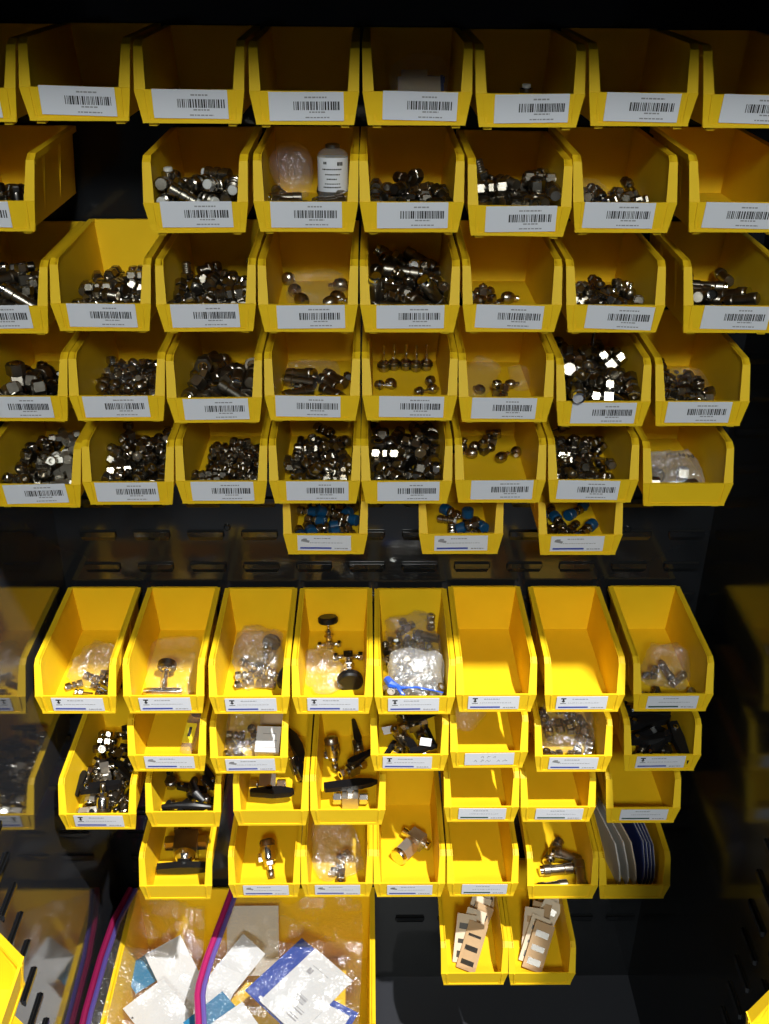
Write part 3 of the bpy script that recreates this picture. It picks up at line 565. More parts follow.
    '4_7': [(15,1.24,-0.85,3.04,0.58,0.651,-0.233,0.714,-0.111), (16,1.13,0.43,1.83,0.57,0.219,-0.692,0.147,-0.672), (16,1.13,0.30,0.60,0.57,0.415,0.415,0.572,0.572), (15,1.24,-0.94,1.84,0.58,0.042,0.706,0.332,0.624), (5,1.13,-1.06,1.14,0.53,0.649,0.341,-0.546,0.405), (16,1.13,-1.34,3.96,0.57,0.612,-0.612,-0.354,-0.354), (5,1.13,0.19,3.07,0.54,0.737,-0.672,0,-0.078), (5,1.13,0.46,4.08,0.54,0.71,-0.66,0.127,-0.211), (15,1.24,-0.30,1.11,0.79,0.228,-0.146,0.519,-0.811), (5,1.13,0.62,2.42,0.53,0.052,-0.643,-0.044,-0.763), (16,1.13,-0.66,2.48,0.63,0.237,-0.724,0.138,-0.633), (5,1.13,-0.23,4.36,0.54,0.172,0.091,-0.666,-0.721), (15,1.24,-0.50,3.68,0.72,0.423,0.141,0.828,0.34), (5,1.13,-0.25,5.74,0.54,0.566,-0.468,-0.482,0.478), (16,1.13,-0.93,0.42,1.05,0.682,0.316,-0.43,-0.5)],
    '5_0': [(4,0.96,0.17,3.86,0.86,0.317,-0.661,-0.479,0.482), (5,1.02,-0.62,0.83,0.61,0.548,-0.539,0.401,-0.499), (13,1.07,-1.01,3.16,1.07,0.638,-0.305,-0.638,-0.305), (13,1.07,-1.00,0.64,0.96,0.132,-0.341,-0.273,0.89), (13,1.07,-0.09,2.98,0.66,0.959,0.246,-0.036,-0.139), (4,0.96,-0.42,6.41,0.61,0.591,0.591,-0.388,-0.388), (5,1.02,-0.80,4.37,0.61,0.127,-0.085,-0.011,-0.988), (5,1.02,-0.97,2.38,0.61,0.482,0.385,-0.55,-0.562), (13,1.07,-1.33,5.31,0.65,0.486,0.486,0.514,0.514), (4,0.96,0.81,0.92,0.72,0.647,0.752,0.061,0.111), (13,1.07,1.39,2.94,1.11,0.55,-0.373,0.411,0.625), (13,1.07,-0.04,1.91,1.07,0.523,0.476,0.523,-0.476), (5,1.02,1.39,3.99,0.62,0.303,0.061,-0.054,0.949), (4,0.96,0.94,2.20,1.00,0.203,0.81,-0.347,-0.428), (4,0.96,0.86,4.87,0.92,0.183,-0.346,0.415,-0.821), (13,1.07,-0.96,1.41,0.77,0.082,-0.072,0.18,0.978), (5,1.02,-0.52,2.25,0.61,0.58,0.42,-0.488,0.499)],
    '5_1': [(5,1.02,-1.01,2.73,0.76,0.67,-0.36,-0.337,0.555), (15,1.13,0.06,1.72,0.76,0.62,0.605,-0.366,0.341), (13,1.02,-1.19,3.55,1.05,0.316,-0.412,0.191,-0.833), (16,1.02,1.04,4.06,0.75,0.63,-0.037,0.706,-0.321), (16,1.02,-0.41,3.10,0.75,0.359,-0.348,0.616,0.609), (13,1.02,0.14,5.25,0.74,0.132,0.132,0.695,0.695), (5,1.02,0.15,4.17,0.71,0.123,0.176,0.648,0.731), (5,1.02,1.40,3.23,0.71,0.228,-0.143,-0.656,0.705), (5,1.02,1.37,0.89,0.71,0.492,-0.395,-0.543,0.553), (5,1.02,-0.96,5.12,1.14,0.354,0.612,0.354,-0.612), (16,1.02,-1.23,0.78,0.75,0.548,-0.661,-0.251,-0.447), (16,1.02,0.35,0.82,0.75,0.441,0.258,-0.658,0.553), (15,1.13,1.37,5.68,0.75,0.603,-0.621,-0.359,-0.348), (16,1.02,-0.90,2.09,0.75,0.444,0.444,0.55,0.55), (5,1.02,0.98,2.14,0.74,0.721,0.676,-0.058,0.143), (16,1.02,1.40,0.73,1.15,0.078,0.085,-0.754,0.647), (13,1.02,-0.65,0.43,1.01,0.049,0.24,-0.044,0.969), (5,1.02,-0.79,2.60,1.08,0.92,0.03,-0.373,-0.118), (15,1.13,-0.85,1.55,0.75,0.169,-0.769,-0.134,0.602), (13,1.02,0.15,3.63,0.95,0.914,0.04,0.166,-0.367), (16,1.02,-0.63,4.64,0.77,0.102,-0.244,-0.664,0.7), (13,1.02,0.60,0.80,1.21,0.486,-0.232,0.324,-0.778), (13,1.02,0.07,2.59,1.09,0.643,-0.225,-0.257,-0.686), (5,1.02,1.08,4.61,0.75,0.237,0.409,-0.111,0.874), (13,1.02,0.53,2.10,1.00,0.692,0.013,-0.031,-0.721), (16,1.02,0.73,6.08,0.84,0.102,-0.119,0.634,-0.757), (5,1.02,-1.30,6.20,0.71,0.657,-0.064,-0.056,-0.749)],
    '5_2': [(5,0.847,0.62,3.33,0.63,0.996,0,-0.086,-0.022), (5,0.847,0.71,4.54,0.63,0.204,0.621,-0.172,0.737), (16,0.904,0.73,2.25,0.67,0.309,0.309,-0.636,-0.636), (16,0.904,-0.75,1.02,0.67,0.581,0.581,-0.403,-0.403), (5,0.847,-0.66,4.49,0.63,0.408,-0.313,-0.594,0.618), (5,0.847,-0.36,2.95,0.63,0.189,0.624,-0.159,0.741), (5,0.847,0.71,1.12,0.63,0.199,0.622,-0.168,0.739), (0,0.791,-0.63,2.29,0.67,0.195,-0.424,-0.624,-0.627), (5,0.847,-1.40,1.29,0.66,0.714,-0.657,-0.199,-0.138), (0,0.791,1.28,3.96,0.67,0.593,0.163,0.737,-0.281), (16,0.904,0.24,5.16,0.67,0.391,0.391,-0.589,-0.589), (16,0.904,-0.07,4.39,0.67,0.594,-0.035,0.706,0.384), (16,0.904,0.38,0.81,0.67,0.705,-0.4,-0.583,-0.054), (16,0.904,-0.47,1.68,0.67,0.541,0.541,0.455,0.455), (5,0.847,0.86,2.85,0.63,0.122,0.085,-0.01,0.989), (0,0.791,-0.39,3.44,0.67,0.343,0.715,-0.241,0.56), (5,0.847,-0.66,3.80,0.63,0.393,-0.079,-0.034,-0.916), (16,0.904,-0.71,0.39,0.67,0.198,-0.687,0.168,-0.679), (5,0.847,0.34,3.67,0.64,0.644,0.283,-0.592,0.392), (0,0.791,-0.08,3.79,0.67,0.557,-0.044,0.655,0.509), (16,0.904,0.12,2.09,0.67,0.309,-0.309,0.636,-0.636), (5,0.847,1.46,1.96,0.63,0.69,0.062,-0.059,0.718), (0,0.791,0.79,3.95,0.67,0.513,0.591,0.469,-0.41), (0,0.791,0.16,0.38,0.70,0.794,0,0,0.608), (16,0.904,1.40,3.08,0.67,0,0,-0.707,0.707), (16,0.904,1.08,1.42,0.67,0.626,0.028,-0.707,-0.329)],
    '5_3': [(0,1.02,0.69,0.41,0.79,0.555,-0.38,0.652,-0.35), (16,1.02,1.09,2.37,0.75,0.442,-0.699,0.106,0.552), (5,0.904,-0.32,4.85,0.69,0.849,0.045,-0.073,0.521), (0,1.02,-0.69,1.02,0.79,0.298,-0.646,0.119,0.693), (5,0.904,-0.47,3.79,0.69,0.254,-0.083,-0.022,-0.963), (16,1.02,0.84,1.72,0.75,0.707,0.368,0.604,-0.017), (16,1.02,0.68,3.55,0.75,0.589,0.044,-0.706,0.391), (5,0.904,0.66,4.92,0.69,0.017,-0.05,-0.67,-0.741), (5,0.904,-0.40,3.04,0.69,0.715,-0.663,0.11,-0.192), (16,1.02,0.06,2.22,0.75,0.565,0.086,-0.702,0.425), (5,0.904,-1.03,3.17,0.69,0.063,-0.085,0,-0.994), (16,1.02,1.18,3.20,1.01,0.352,0.186,0.851,-0.343), (5,0.904,-0.95,2.31,0.69,0.596,0.498,-0.45,-0.441), (0,1.02,1.27,5.14,0.79,0.311,0.034,-0.754,-0.578), (0,1.02,-0.08,1.27,0.79,0.436,-0.182,0.631,0.615), (5,0.904,1.24,1.45,1.56,0.608,0.361,0.608,-0.361), (16,1.02,-0.14,0.56,1.33,0.006,-0.291,0.197,-0.936), (16,1.02,0.89,0.95,0.75,0.693,-0.223,-0.671,0.142), (16,1.02,0.14,6.55,0.75,0.567,-0.082,-0.702,-0.423), (0,1.02,0.23,4.38,0.79,0.563,0.522,-0.544,0.338), (0,1.02,0.10,0.41,0.83,0.844,0.143,0.087,0.51), (16,1.02,-0.65,4.27,0.75,0.666,-0.126,-0.696,0.239), (5,0.904,-1.05,2.74,0.69,0.762,0.056,-0.642,0.066), (0,1.02,0.48,1.43,1.07,0.283,-0.57,-0.066,0.768), (0,1.02,-0.52,2.50,0.81,0.76,-0.515,0.123,0.376), (16,1.02,0.68,4.12,0.93,0.373,-0.813,-0.124,-0.43)],
    '5_4': [(13,1.07,0.97,6.52,0.80,0.232,0.232,0.668,0.668), (12,1.3,0.15,3.05,0.91,0.225,0.468,-0.53,0.67), (16,1.13,0.79,2.47,1.19,0.645,0.193,-0.323,0.665), (12,1.3,-0.70,4.37,0.95,0.706,0.695,-0.133,0.04), (12,1.3,-1.26,0.72,0.91,0.707,0.707,0,0), (12,1.3,-0.99,5.52,0.91,0.106,0.658,-0.258,-0.699), (16,1.13,1.03,4.21,0.82,0.486,-0.201,0.678,0.513), (13,1.07,1.32,0.38,1.23,0.36,-0.609,0.36,0.609), (8,0.96,-1.23,2.13,0.91,0.593,-0.63,-0.321,-0.385), (13,1.07,-0.95,3.11,0.80,0.562,0.562,-0.429,-0.429), (16,1.13,-0.33,5.73,0.82,0.661,0.548,-0.446,0.252), (16,1.13,0.24,0.43,0.83,0.518,-0.481,-0.518,0.481), (12,1.3,-0.24,2.26,0.91,0.044,0.589,-0.391,0.706), (13,1.07,0.20,3.92,1.04,0.053,0.384,-0.728,-0.565), (13,1.07,1.42,3.15,0.84,0.707,0.02,0.02,0.707), (16,1.13,1.37,5.30,1.09,0.199,-0.369,0.781,0.463), (16,1.13,0.17,1.27,0.82,0.707,0.34,0.62,0.015), (16,1.13,0.78,5.51,0.82,0.41,0.294,0.643,-0.576), (13,1.07,-1.41,6.55,1.19,0.343,0.635,0.666,-0.187), (12,1.3,0.11,4.96,0.79,0.998,0,0,0.06), (13,1.07,0.50,3.50,1.34,0.877,-0.443,0.181,-0.047), (12,1.3,0.77,1.76,0.91,0.266,0.7,0.097,0.655), (16,1.13,-0.76,1.22,1.01,0.597,0.709,0.287,0.241), (12,1.3,-0.39,2.97,1.22,0.365,0.456,-0.011,-0.812), (16,1.13,-0.96,2.17,1.53,0.689,-0.203,-0.677,0.163), (16,1.13,-1.39,4.50,0.86,0.514,0.514,0.486,-0.486), (12,1.3,1.29,4.16,1.31,0.693,-0.045,0.131,-0.708), (8,0.96,-1.26,3.50,1.30,0.408,0,0,0.913), (8,0.96,1.27,1.42,1.35,0.186,0.235,-0.151,0.942)],
    '5_5': [(0,1.02,-0.88,4.51,0.39,0.585,-0.458,-0.6,0.297), (5,0.96,0.38,6.09,0.30,0.096,0.085,-0.008,0.992), (0,1.02,-0.65,5.27,0.39,0.264,-0.027,0.754,0.601), (0,1.02,0.54,4.03,0.39,0.754,-0.416,0.508,0.009), (0,1.02,1.35,4.65,0.39,0.05,-0.043,-0.655,0.753), (0,1.02,-1.32,5.05,0.43,0.928,-0.138,0.136,-0.319), (5,0.96,0.27,6.98,0.30,0.463,-0.47,0.48,-0.578), (5,0.96,-0.22,4.91,0.30,0.94,0.028,-0.081,0.331)],
    '5_6': [(15,1.07,0.49,4.12,0.69,0.382,-0.242,0.74,0.497), (15,1.07,0.63,3.29,0.69,0.487,-0.639,0.444,-0.396), (15,1.07,-1.15,5.24,0.69,0.175,0.495,-0.601,0.602), (5,0.96,-0.95,2.07,0.65,0.576,-0.424,-0.485,-0.504), (15,1.07,-0.96,3.61,0.69,0.162,0.688,-0.205,-0.677), (15,1.07,-1.38,1.24,0.69,0.269,0.491,0.607,-0.564), (15,1.07,-0.95,3.05,0.69,0.17,0.69,-0.197,-0.675), (15,1.07,0.34,5.31,0.69,0.69,-0.271,0.665,-0.095), (5,0.96,-0.39,0.77,0.65,0.554,-0.544,0.395,-0.492), (5,0.96,0.17,1.41,0.65,0.607,0.585,0.329,0.425), (15,1.07,-0.51,4.41,0.70,0.581,-0.429,0.66,0.205), (5,0.96,-1.08,4.42,0.65,0.315,-0.225,-0.633,0.67), (15,1.07,-0.48,1.61,0.69,0.624,-0.765,-0.141,0.068), (5,0.96,0.18,4.71,0.69,0.123,0.414,-0.057,0.9), (16,0.904,1.11,5.14,0.67,0.302,-0.302,-0.639,0.639), (15,1.07,0.76,0.41,0.69,0.644,-0.208,0.719,-0.161), (16,0.904,-0.16,3.89,0.97,0,0.991,-0.135,0), (16,0.904,-1.13,0.35,0.70,0.607,-0.362,0.607,-0.362), (5,0.96,-0.85,0.96,0.69,0.652,0.21,-0.195,0.701), (15,1.07,-0.54,5.30,0.69,0.616,-0.773,0.094,-0.122), (15,1.07,1.05,4.10,0.69,0.421,0.771,0.107,-0.465), (15,1.07,1.02,0.94,0.80,0.481,0.104,0.826,0.274), (5,0.96,0.24,2.60,0.65,0.735,-0.179,-0.619,-0.213), (15,1.07,1.38,2.82,0.69,0.283,-0.376,-0.682,-0.56), (15,1.07,-0.18,2.04,0.83,0.028,0.156,-0.833,-0.53), (16,0.904,-1.14,4.07,1.10,0.204,0.022,-0.695,0.69), (15,1.07,-0.43,6.84,0.69,0.589,-0.082,-0.776,0.209)],
    '5_7': [(8,0.904,0.51,2.46,0.44,0.672,-0.146,0.692,-0.22), (8,0.904,0.59,1.14,0.44,0.555,-0.555,0.438,-0.438), (8,0.904,-1.11,1.36,0.44,0.691,0.214,0.674,0.152), (8,0.904,-0.79,2.29,0.44,0.213,-0.213,0.674,-0.674)],
    '6_1': [(3,0.95,-0.63,2.28,0.67,0.621,-0.079,0.677,-0.387), (3,0.95,-1.31,1.02,0.67,0.069,-0.063,0.671,-0.735), (3,0.95,-1.08,3.23,0.67,0.068,-0.602,0.296,-0.738), (3,0.95,1.17,3.37,0.67,0.712,0.496,-0.452,0.205), (3,0.95,0.95,0.67,0.68,0.697,0.519,-0.455,-0.193), (16,0.8,0.66,2.10,0.60,0.02,-0.602,0.371,0.707), (3,0.95,0.74,1.18,0.68,0.064,0.654,0.211,-0.724), (3,0.95,-0.01,2.79,0.82,0.177,-0.473,-0.249,0.826), (16,0.8,-0.28,0.76,0.60,0.254,0.445,0.55,-0.66), (16,0.8,-0.21,3.88,0.60,0.595,0.629,0.324,-0.382), (3,0.95,1.29,4.51,0.67,0.678,-0.529,-0.412,-0.301), (3,0.95,-0.01,1.57,0.68,0,0.67,0.152,0.727), (3,0.95,-0.87,1.51,0.67,0.11,-0.101,0.666,-0.73), (3,0.95,1.01,2.47,0.67,0.637,0.581,0.342,0.375), (3,0.95,0.67,3.83,0.67,0.674,-0.557,0.374,0.308)],
    '6_2': [(3,1,1.17,0.80,0.38,0.717,0.654,-0.164,-0.18), (3,1,-0.72,0.84,0.39,0.726,0.35,-0.584,-0.098), (3,1,0.53,2.40,0.66,0.952,0,0,-0.305), (3,1,-0.19,3.65,0.38,0.298,0.272,-0.617,-0.676), (3,1,0.63,1.21,0.39,0.731,0.446,-0.515,0.029), (3,1,1.13,2.39,0.39,0.331,0.526,-0.442,0.647), (6,0.9,-0.28,1.94,0.33,0.174,0.14,-0.693,0.685), (6,0.9,-0.50,2.94,0.33,0.284,-0.537,0.46,-0.647), (3,1,0.53,1.82,0.61,0.047,0.828,-0.116,-0.547)],
    '6_3': [(16,0.85,0.19,0.41,0.31,0.466,0.466,0.532,0.532), (3,1,0.43,3.72,0.39,0.348,0.661,0.186,-0.638), (3,1,-1.25,0.68,0.73,0,-0.949,-0.315,0), (3,1,0.80,2.03,0.39,0.732,-0.435,0.511,0.115), (3,1,-0.56,2.80,0.39,0.619,-0.481,-0.491,-0.38), (16,0.85,-0.71,4.01,0.31,0.318,0.388,0.591,-0.631), (16,0.85,0.09,2.32,0.31,0.67,0.67,-0.227,-0.227), (3,1,-1.34,3.00,0.39,0.326,-0.288,0.618,0.655), (3,1,1.20,4.67,0.69,0.442,0.77,-0.458,-0.039), (3,1,-1.08,1.67,0.39,0.703,0.494,-0.454,0.236), (16,0.85,-0.57,1.41,0.31,0.568,-0.649,-0.282,-0.421), (3,1,0.07,1.28,0.39,0.271,0.338,-0.592,0.68)],
    '7_1': [(15,0.8,-0.09,1.42,0.28,0.449,-0.595,0.502,-0.44), (16,0.8,1.05,1.17,0.30,0.336,0.707,0.02,0.622), (15,0.8,0.92,3.22,0.28,0.453,0.467,-0.545,-0.528), (16,0.8,1.08,2.13,0.30,0.594,-0.035,-0.706,-0.383), (16,0.8,0.07,2.68,0.30,0.37,-0.37,0.602,-0.602), (16,0.8,-0.70,2.01,0.30,0.707,0.328,-0.626,-0.029), (16,0.8,0.96,2.76,0.30,0.317,0.706,0.041,0.632), (15,0.8,0.63,1.84,0.28,0.301,0.775,0.077,0.55)],
    '7_3': [(16,0.9,-0.56,2.13,0.32,0.066,0.643,0.295,0.704), (16,0.9,0.61,2.08,0.32,0.451,-0.451,0.545,-0.545), (16,0.9,-0.55,3.79,0.32,0.59,0.043,0.706,-0.39), (11,0.9,0.47,4.01,0.70,0.534,-0.463,0.534,0.463), (16,0.9,0.45,2.83,0.32,0.304,-0.304,0.638,-0.638), (16,0.9,-0.60,2.86,0.32,0.669,0.135,0.694,0.23)],
    '7_5': [(5,0.95,0.21,2.58,0.70,0.252,0.289,0.606,0.697), (16,0.9,-0.51,1.39,0.72,0.499,0.184,0.683,-0.501), (5,0.95,0.43,3.75,0.70,0.31,-0.34,0.58,-0.673), (2,1,-0.88,3.72,1.21,0.941,0,0,0.338), (16,0.9,-0.87,2.55,0.72,0.652,0.563,-0.428,0.274), (2,1,0.93,5.88,0.75,0.49,-0.658,-0.249,0.515), (16,0.9,-0.60,4.93,0.72,0.575,0.644,-0.292,0.412), (16,0.9,0.31,0.67,0.72,0.662,-0.546,-0.449,-0.248), (5,0.95,-1.08,3.28,0.70,0.363,0.08,-0.031,0.928), (13,1,-1.10,1.39,0.74,0.474,0.118,0.21,0.847), (5,0.95,0.43,4.22,0.70,0.982,-0.014,-0.084,-0.166), (2,1,0.67,1.77,0.75,0.71,-0.419,0.566,-0.026), (13,1,1.03,0.79,0.94,0.91,0.243,0.257,0.217), (5,0.95,-1.40,4.52,0.71,0.979,0.068,-0.055,0.186), (5,0.95,-0.45,2.63,0.93,0.211,0.404,-0.7,0.55), (13,1,-0.27,6.58,0.74,0.887,-0.22,-0.098,0.394), (13,1,1.01,1.39,0.76,0.943,-0.164,-0.05,0.285), (2,1,0.22,2.04,0.85,0.673,-0.568,0.305,-0.362), (2,1,-0.29,3.63,0.99,0.557,-0.809,-0.154,0.106), (5,0.95,-1.29,0.68,0.73,0.566,0.202,-0.146,0.786), (16,0.9,0.69,3.71,1.15,0.64,-0.15,-0.688,0.307), (5,0.95,0.14,4.66,0.70,0.231,-0.614,-0.194,-0.729), (16,0.9,1.18,6.88,1.01,0,-0.524,0.852,0), (16,0.9,-0.14,2.57,1.27,0.638,-0.492,0.025,0.593)],
    '7_8': [(2,0.9,0.52,3.07,0.33,0.708,-0.701,-0.061,0.062), (5,0.9,-1.43,3.02,0.29,0.526,-0.468,-0.443,-0.555), (5,0.9,-1.25,0.49,0.29,0.639,0.066,-0.055,0.765), (2,0.9,1.14,0.86,0.33,0.034,-0.335,-0.619,0.71), (2,0.9,0.97,2.32,0.33,0.03,-0.531,-0.462,-0.71), (5,0.9,-0.26,2.70,0.29,0.129,-0.085,-0.011,-0.988), (5,0.9,-0.38,0.94,0.29,0.525,-0.427,-0.518,0.523)],
    '8_3': [(5,0.9,0.23,1.71,0.29,0.951,0.025,-0.082,0.296), (16,0.9,-0.50,0.93,0.32,0.13,-0.537,0.46,0.695), (5,0.9,-0.11,2.87,0.29,0.063,-0.642,-0.053,-0.762), (16,0.9,-1.16,0.93,0.32,0.525,-0.148,-0.691,-0.474), (16,0.9,-1.19,1.92,0.32,0.491,-0.195,-0.68,-0.508), (16,0.9,-1.07,2.73,0.32,0.166,0.678,-0.2,-0.687), (5,0.9,-0.70,2.04,0.29,0.035,0.643,-0.029,0.764)],
    '8_5': [(1,0.75,0.41,3.92,0.80,0.085,-0.702,-0.085,-0.702), (1,0.75,-0.39,1.55,0.34,0.372,0.372,-0.601,-0.601), (1,0.75,0.26,0.77,0.35,0.99,0.033,0,0.134), (1,0.75,0.63,2.73,0.34,0.568,-0.568,0.421,-0.421), (1,0.75,-0.20,3.88,0.35,0.47,0.016,0.029,0.882)],
    '8_7': [(5,0.95,1.02,2.59,0.58,0.459,0.852,0.03,-0.25), (16,1,-1.16,4.20,0.34,0.678,-0.512,0.488,0.2), (16,1,0.74,0.46,0.34,0.147,0.673,0.218,0.692), (16,1,1.23,1.50,0.34,0.657,0.556,-0.437,0.262), (16,1,-0.91,1.02,0.34,0.134,0.668,0.231,0.694), (16,1,0.16,5.14,0.34,0.572,0.646,0.288,-0.415), (5,0.95,0.44,3.06,0.30,0.047,0.643,-0.04,0.764), (5,0.95,-0.89,3.62,0.30,0.11,0.637,-0.093,0.757), (16,1,-1.38,0.40,0.67,0,-0.255,0.967,0), (5,0.95,-0.17,3.37,0.62,0.427,0.792,0.408,-0.152), (16,1,1.24,3.56,0.34,0.701,0.701,0.092,0.092), (5,0.95,0.52,1.01,0.30,0.009,0.074,0.668,0.741), (5,0.95,0.61,3.85,0.30,0.588,-0.412,-0.495,-0.49), (5,0.95,-0.83,2.56,0.30,0.676,0.063,-0.058,0.732)],
    '8_8': [(9,0.95,0.68,3.55,0.11,0.445,0,0,-0.896), (1,0.7,0.70,1.30,0.32,0.508,-0.508,-0.492,0.492), (1,0.7,-0.65,1.38,0.33,0.877,0.029,0.016,0.479), (1,0.7,-1.04,4.20,0.32,0.637,-0.637,-0.307,0.307), (9,0.95,-0.88,2.14,0.35,0.867,-0.129,-0.38,-0.294), (9,0.95,1.17,2.32,0.20,0.245,0.139,-0.036,0.959), (9,0.95,-0.24,3.96,0.27,0.744,-0.322,-0.263,0.524), (9,0.95,0.18,4.12,0.11,0.818,0,0,0.576), (9,0.95,-0.19,1.05,0.27,0.92,0.043,-0.233,0.313), (9,0.95,-0.84,3.30,0.20,0.99,0.007,-0.134,0.054)],
    '9_1': [(1,0.75,-0.59,4.36,0.67,0.168,-0.134,0.718,-0.662), (13,1,0.65,4.25,0.64,0.618,0.618,0.343,0.344), (7,0.7,-0.82,1.74,0.76,0.246,-0.203,-0.626,-0.712), (13,1,-1.01,5.69,0.67,0.031,-0.015,0.437,-0.899), (5,0.9,1.07,3.12,0.59,0.39,0.079,-0.034,0.917), (1,0.75,0.05,6.94,0.65,0.999,0,0,0.034), (1,0.75,-1.37,3.00,0.81,0.662,0.126,0.058,-0.737), (13,1,1.10,1.18,0.64,0.61,0.152,0.187,0.754), (13,1,-1.01,6.64,0.64,0.222,-0.222,-0.671,0.671), (13,1,-0.65,2.77,1.03,0.182,0.683,-0.182,0.683), (7,0.7,-0.70,0.62,0.77,0.306,-0.592,0.266,-0.697), (1,0.75,0.98,3.95,1.13,0.193,-0.186,-0.63,0.729), (5,0.9,0.46,3.07,0.59,0.682,0.589,-0.322,-0.29), (13,1,1.19,5.72,0.64,0.805,0.2,0.135,0.542), (5,0.9,-0.69,4.04,1.05,0.412,0.369,-0.554,-0.622), (13,1,0.49,1.89,0.64,0.532,-0.532,-0.466,0.466), (1,0.75,0.14,5.04,0.85,0.835,-0.43,-0.02,-0.343), (1,0.75,0.69,2.89,1.07,0.894,-0.095,-0.009,-0.438), (5,0.9,-0.14,1.29,0.59,0.939,-0.029,-0.081,-0.333), (7,0.7,-0.36,3.32,1.00,0.989,0,0,0.145), (13,1,0.72,6.17,0.64,0.461,-0.115,0.212,-0.854), (5,0.9,-0.85,5.99,0.96,0.068,-0.091,-0.333,-0.936)],
    '9_2': [(9,0.85,0.42,1.15,0.11,0.949,0,0,0.315), (1,0.6,-1.43,3.66,0.30,0.727,-0.024,-0.023,0.686), (9,0.85,1.08,3.33,0.11,0.507,0,0,0.862), (12,1,-0.38,0.57,0.38,0.583,0.583,-0.4,-0.4), (9,0.85,-0.04,1.54,0.24,0.61,-0.182,-0.147,-0.757), (12,1,0.03,2.28,0.38,0.014,-0.014,0.707,-0.707), (9,0.85,-0.61,2.93,0.11,0.994,0,0,-0.111), (1,0.6,0.73,3.15,0.30,0.879,0.029,-0.016,-0.475), (1,0.6,-1.03,1.16,0.30,0.613,0.02,-0.026,-0.789), (12,1,0.96,1.48,0.64,0.996,0,0.04,-0.075)],
    '10_6': [(2,1.35,0.07,3.31,0.43,0.654,0.412,-0.571,0.277), (2,1.35,-0.46,0.61,0.43,0.697,-0.019,-0.703,0.139), (2,1.35,0.67,2.61,0.76,0.009,-0.551,0.02,0.834), (2,1.35,0.06,1.88,0.43,0.682,0.268,-0.651,-0.198), (2,1.35,1.31,1.25,0.65,0.547,0.701,0.353,-0.291), (2,1.35,0.34,6.68,0.43,0.435,-0.63,-0.314,0.562)],
    '10_9': [(5,1.1,0.22,1.56,0.33,0.047,0.024,-0.671,0.739), (5,1.1,0.13,2.17,0.79,0.652,-0.273,0.652,0.273)],
}
RAISED = {'2_0': 0.5, '2_1': 0.75, '2_2': 0.65, '2_3': 0.65, '2_4': 0.8, '2_5': 0.55, '3_0': 0.6, '3_1': 0.6, '3_2': 0.6, '3_4': 0.55, '3_6': 0.5, '3_7': 0.45, '4_0': 0.4, '4_1': 0.2, '4_2': 0.4, '4_3': 0.15, '4_6': 0.85, '4_7': 0.2, '5_0': 0.3, '5_1': 0.4, '5_2': 0.35, '5_3': 0.4, '5_4': 0.45, '5_6': 0.35, '6_1': 0.3, '7_5': 0.4, '9_1': 0.3}
# ================================================================== cabinet shell
XL, XR, YB, YF, ZF, ZT = -17.2, 18.8, 7.8, -14.8, -59.66, 9.0


def slab(name, b, material, parent=None):
    o = link(name, MB().box(*b).mesh(name), material, parent)
    if parent is None:
        tag(o, kind='structure')
    return o


ground = slab('ground', (-260, 260, -330, 160, -66, -65), M['ground'])
wall_back = slab('wall_back', (XL, XR, YB, YB + .12, ZF, ZT), M['black_paint'])
wall_left = slab('wall_left', (XL - .12, XL, YF, YB + .12, ZF - 2, ZT), M['wall_paint'])
wall_right = slab('wall_right', (XR, XR + .12, YF, YB + .12, ZF - 2, ZT), M['sidewall'])
cab_floor = slab('floor', (XL, XR, YF, YB + .12, ZF - .15, ZF), M['floor_paint'])
cab_roof = slab('ceiling', (XL - .12, XR + .12, YF, YB + .12, ZT, ZT + .15), M['black_paint'])
base = slab('baseboard_front', (XL, XR, YF, YF + .12, -65, ZF - .15), M['black_paint'])
door_1 = slab('door_1', (-19.62, -19.5, -32.5, YF - .2, ZF - 1, ZT), M['wall_paint'])
door_2 = slab('door_2', (20.2, 20.32, -32.5, YF - .2, ZF - 1, ZT), M['black_paint'])
slab('trim_1', (-19.62, XL, YF - .2, YF, ZF - 1, ZT), M['black_paint'])
slab('trim_2', (XR, 20.32, YF - .2, YF, ZF - 1, ZT), M['black_paint'])
slab('trim_3', (4.35, 4.5, YB - .03, YB + .01, -57.5, 8), M['black_paint'])

# one louver: a tongue pressed out of the sheet with an open, dark slot along its top
_t = MB()
w_, h_, d_ = .95, .6, .16
_t.add([(-w_ + .08, 0, -h_), (w_ - .08, 0, -h_), (w_, -d_ * .75, -h_ * .55), (-w_, -d_ * .75, -h_ * .55), (-w_, -d_, 0), (w_, -d_, 0), (-w_ - .08, 0, -h_ * .5), (w_ + .08, 0, -h_ * .5),
        (-w_ - .05, 0, 0), (w_ + .05, 0, 0), (-w_, -d_ + .05, 0), (w_, -d_ + .05, 0)],
       [(0, 1, 2, 3), (3, 2, 5, 4), (0, 3, 6), (1, 7, 2), (6, 3, 4, 8), (7, 9, 5, 2), (4, 5, 11, 10)])
louver_mesh = _t.mesh('louver')
louver_mesh.materials.append(M['black_paint'])
_s = MB().prism([(-w_ - .05, -.35), (w_ + .05, -.35), (w_ + .05, .02), (w_ - .02, .06), (-w_ + .02, .06), (-w_ - .05, .02)], 0, .012, RX(90))
louver_mesh2 = louver_mesh.copy()
louver_mesh2.materials[0] = M['sidewall']
slot_mesh = _s.mesh('slot_opening')
slot_mesh.materials.append(M['slot'])


def louver(parent, x, y, z, rz=0.0):
    o = link('louver', louver_mesh2 if parent is wall_right or parent is door_2 else louver_mesh, None, parent, (x, y, z), (0, 0, math.radians(rz)))
    link('slot_opening', slot_mesh, None, o)
    return o


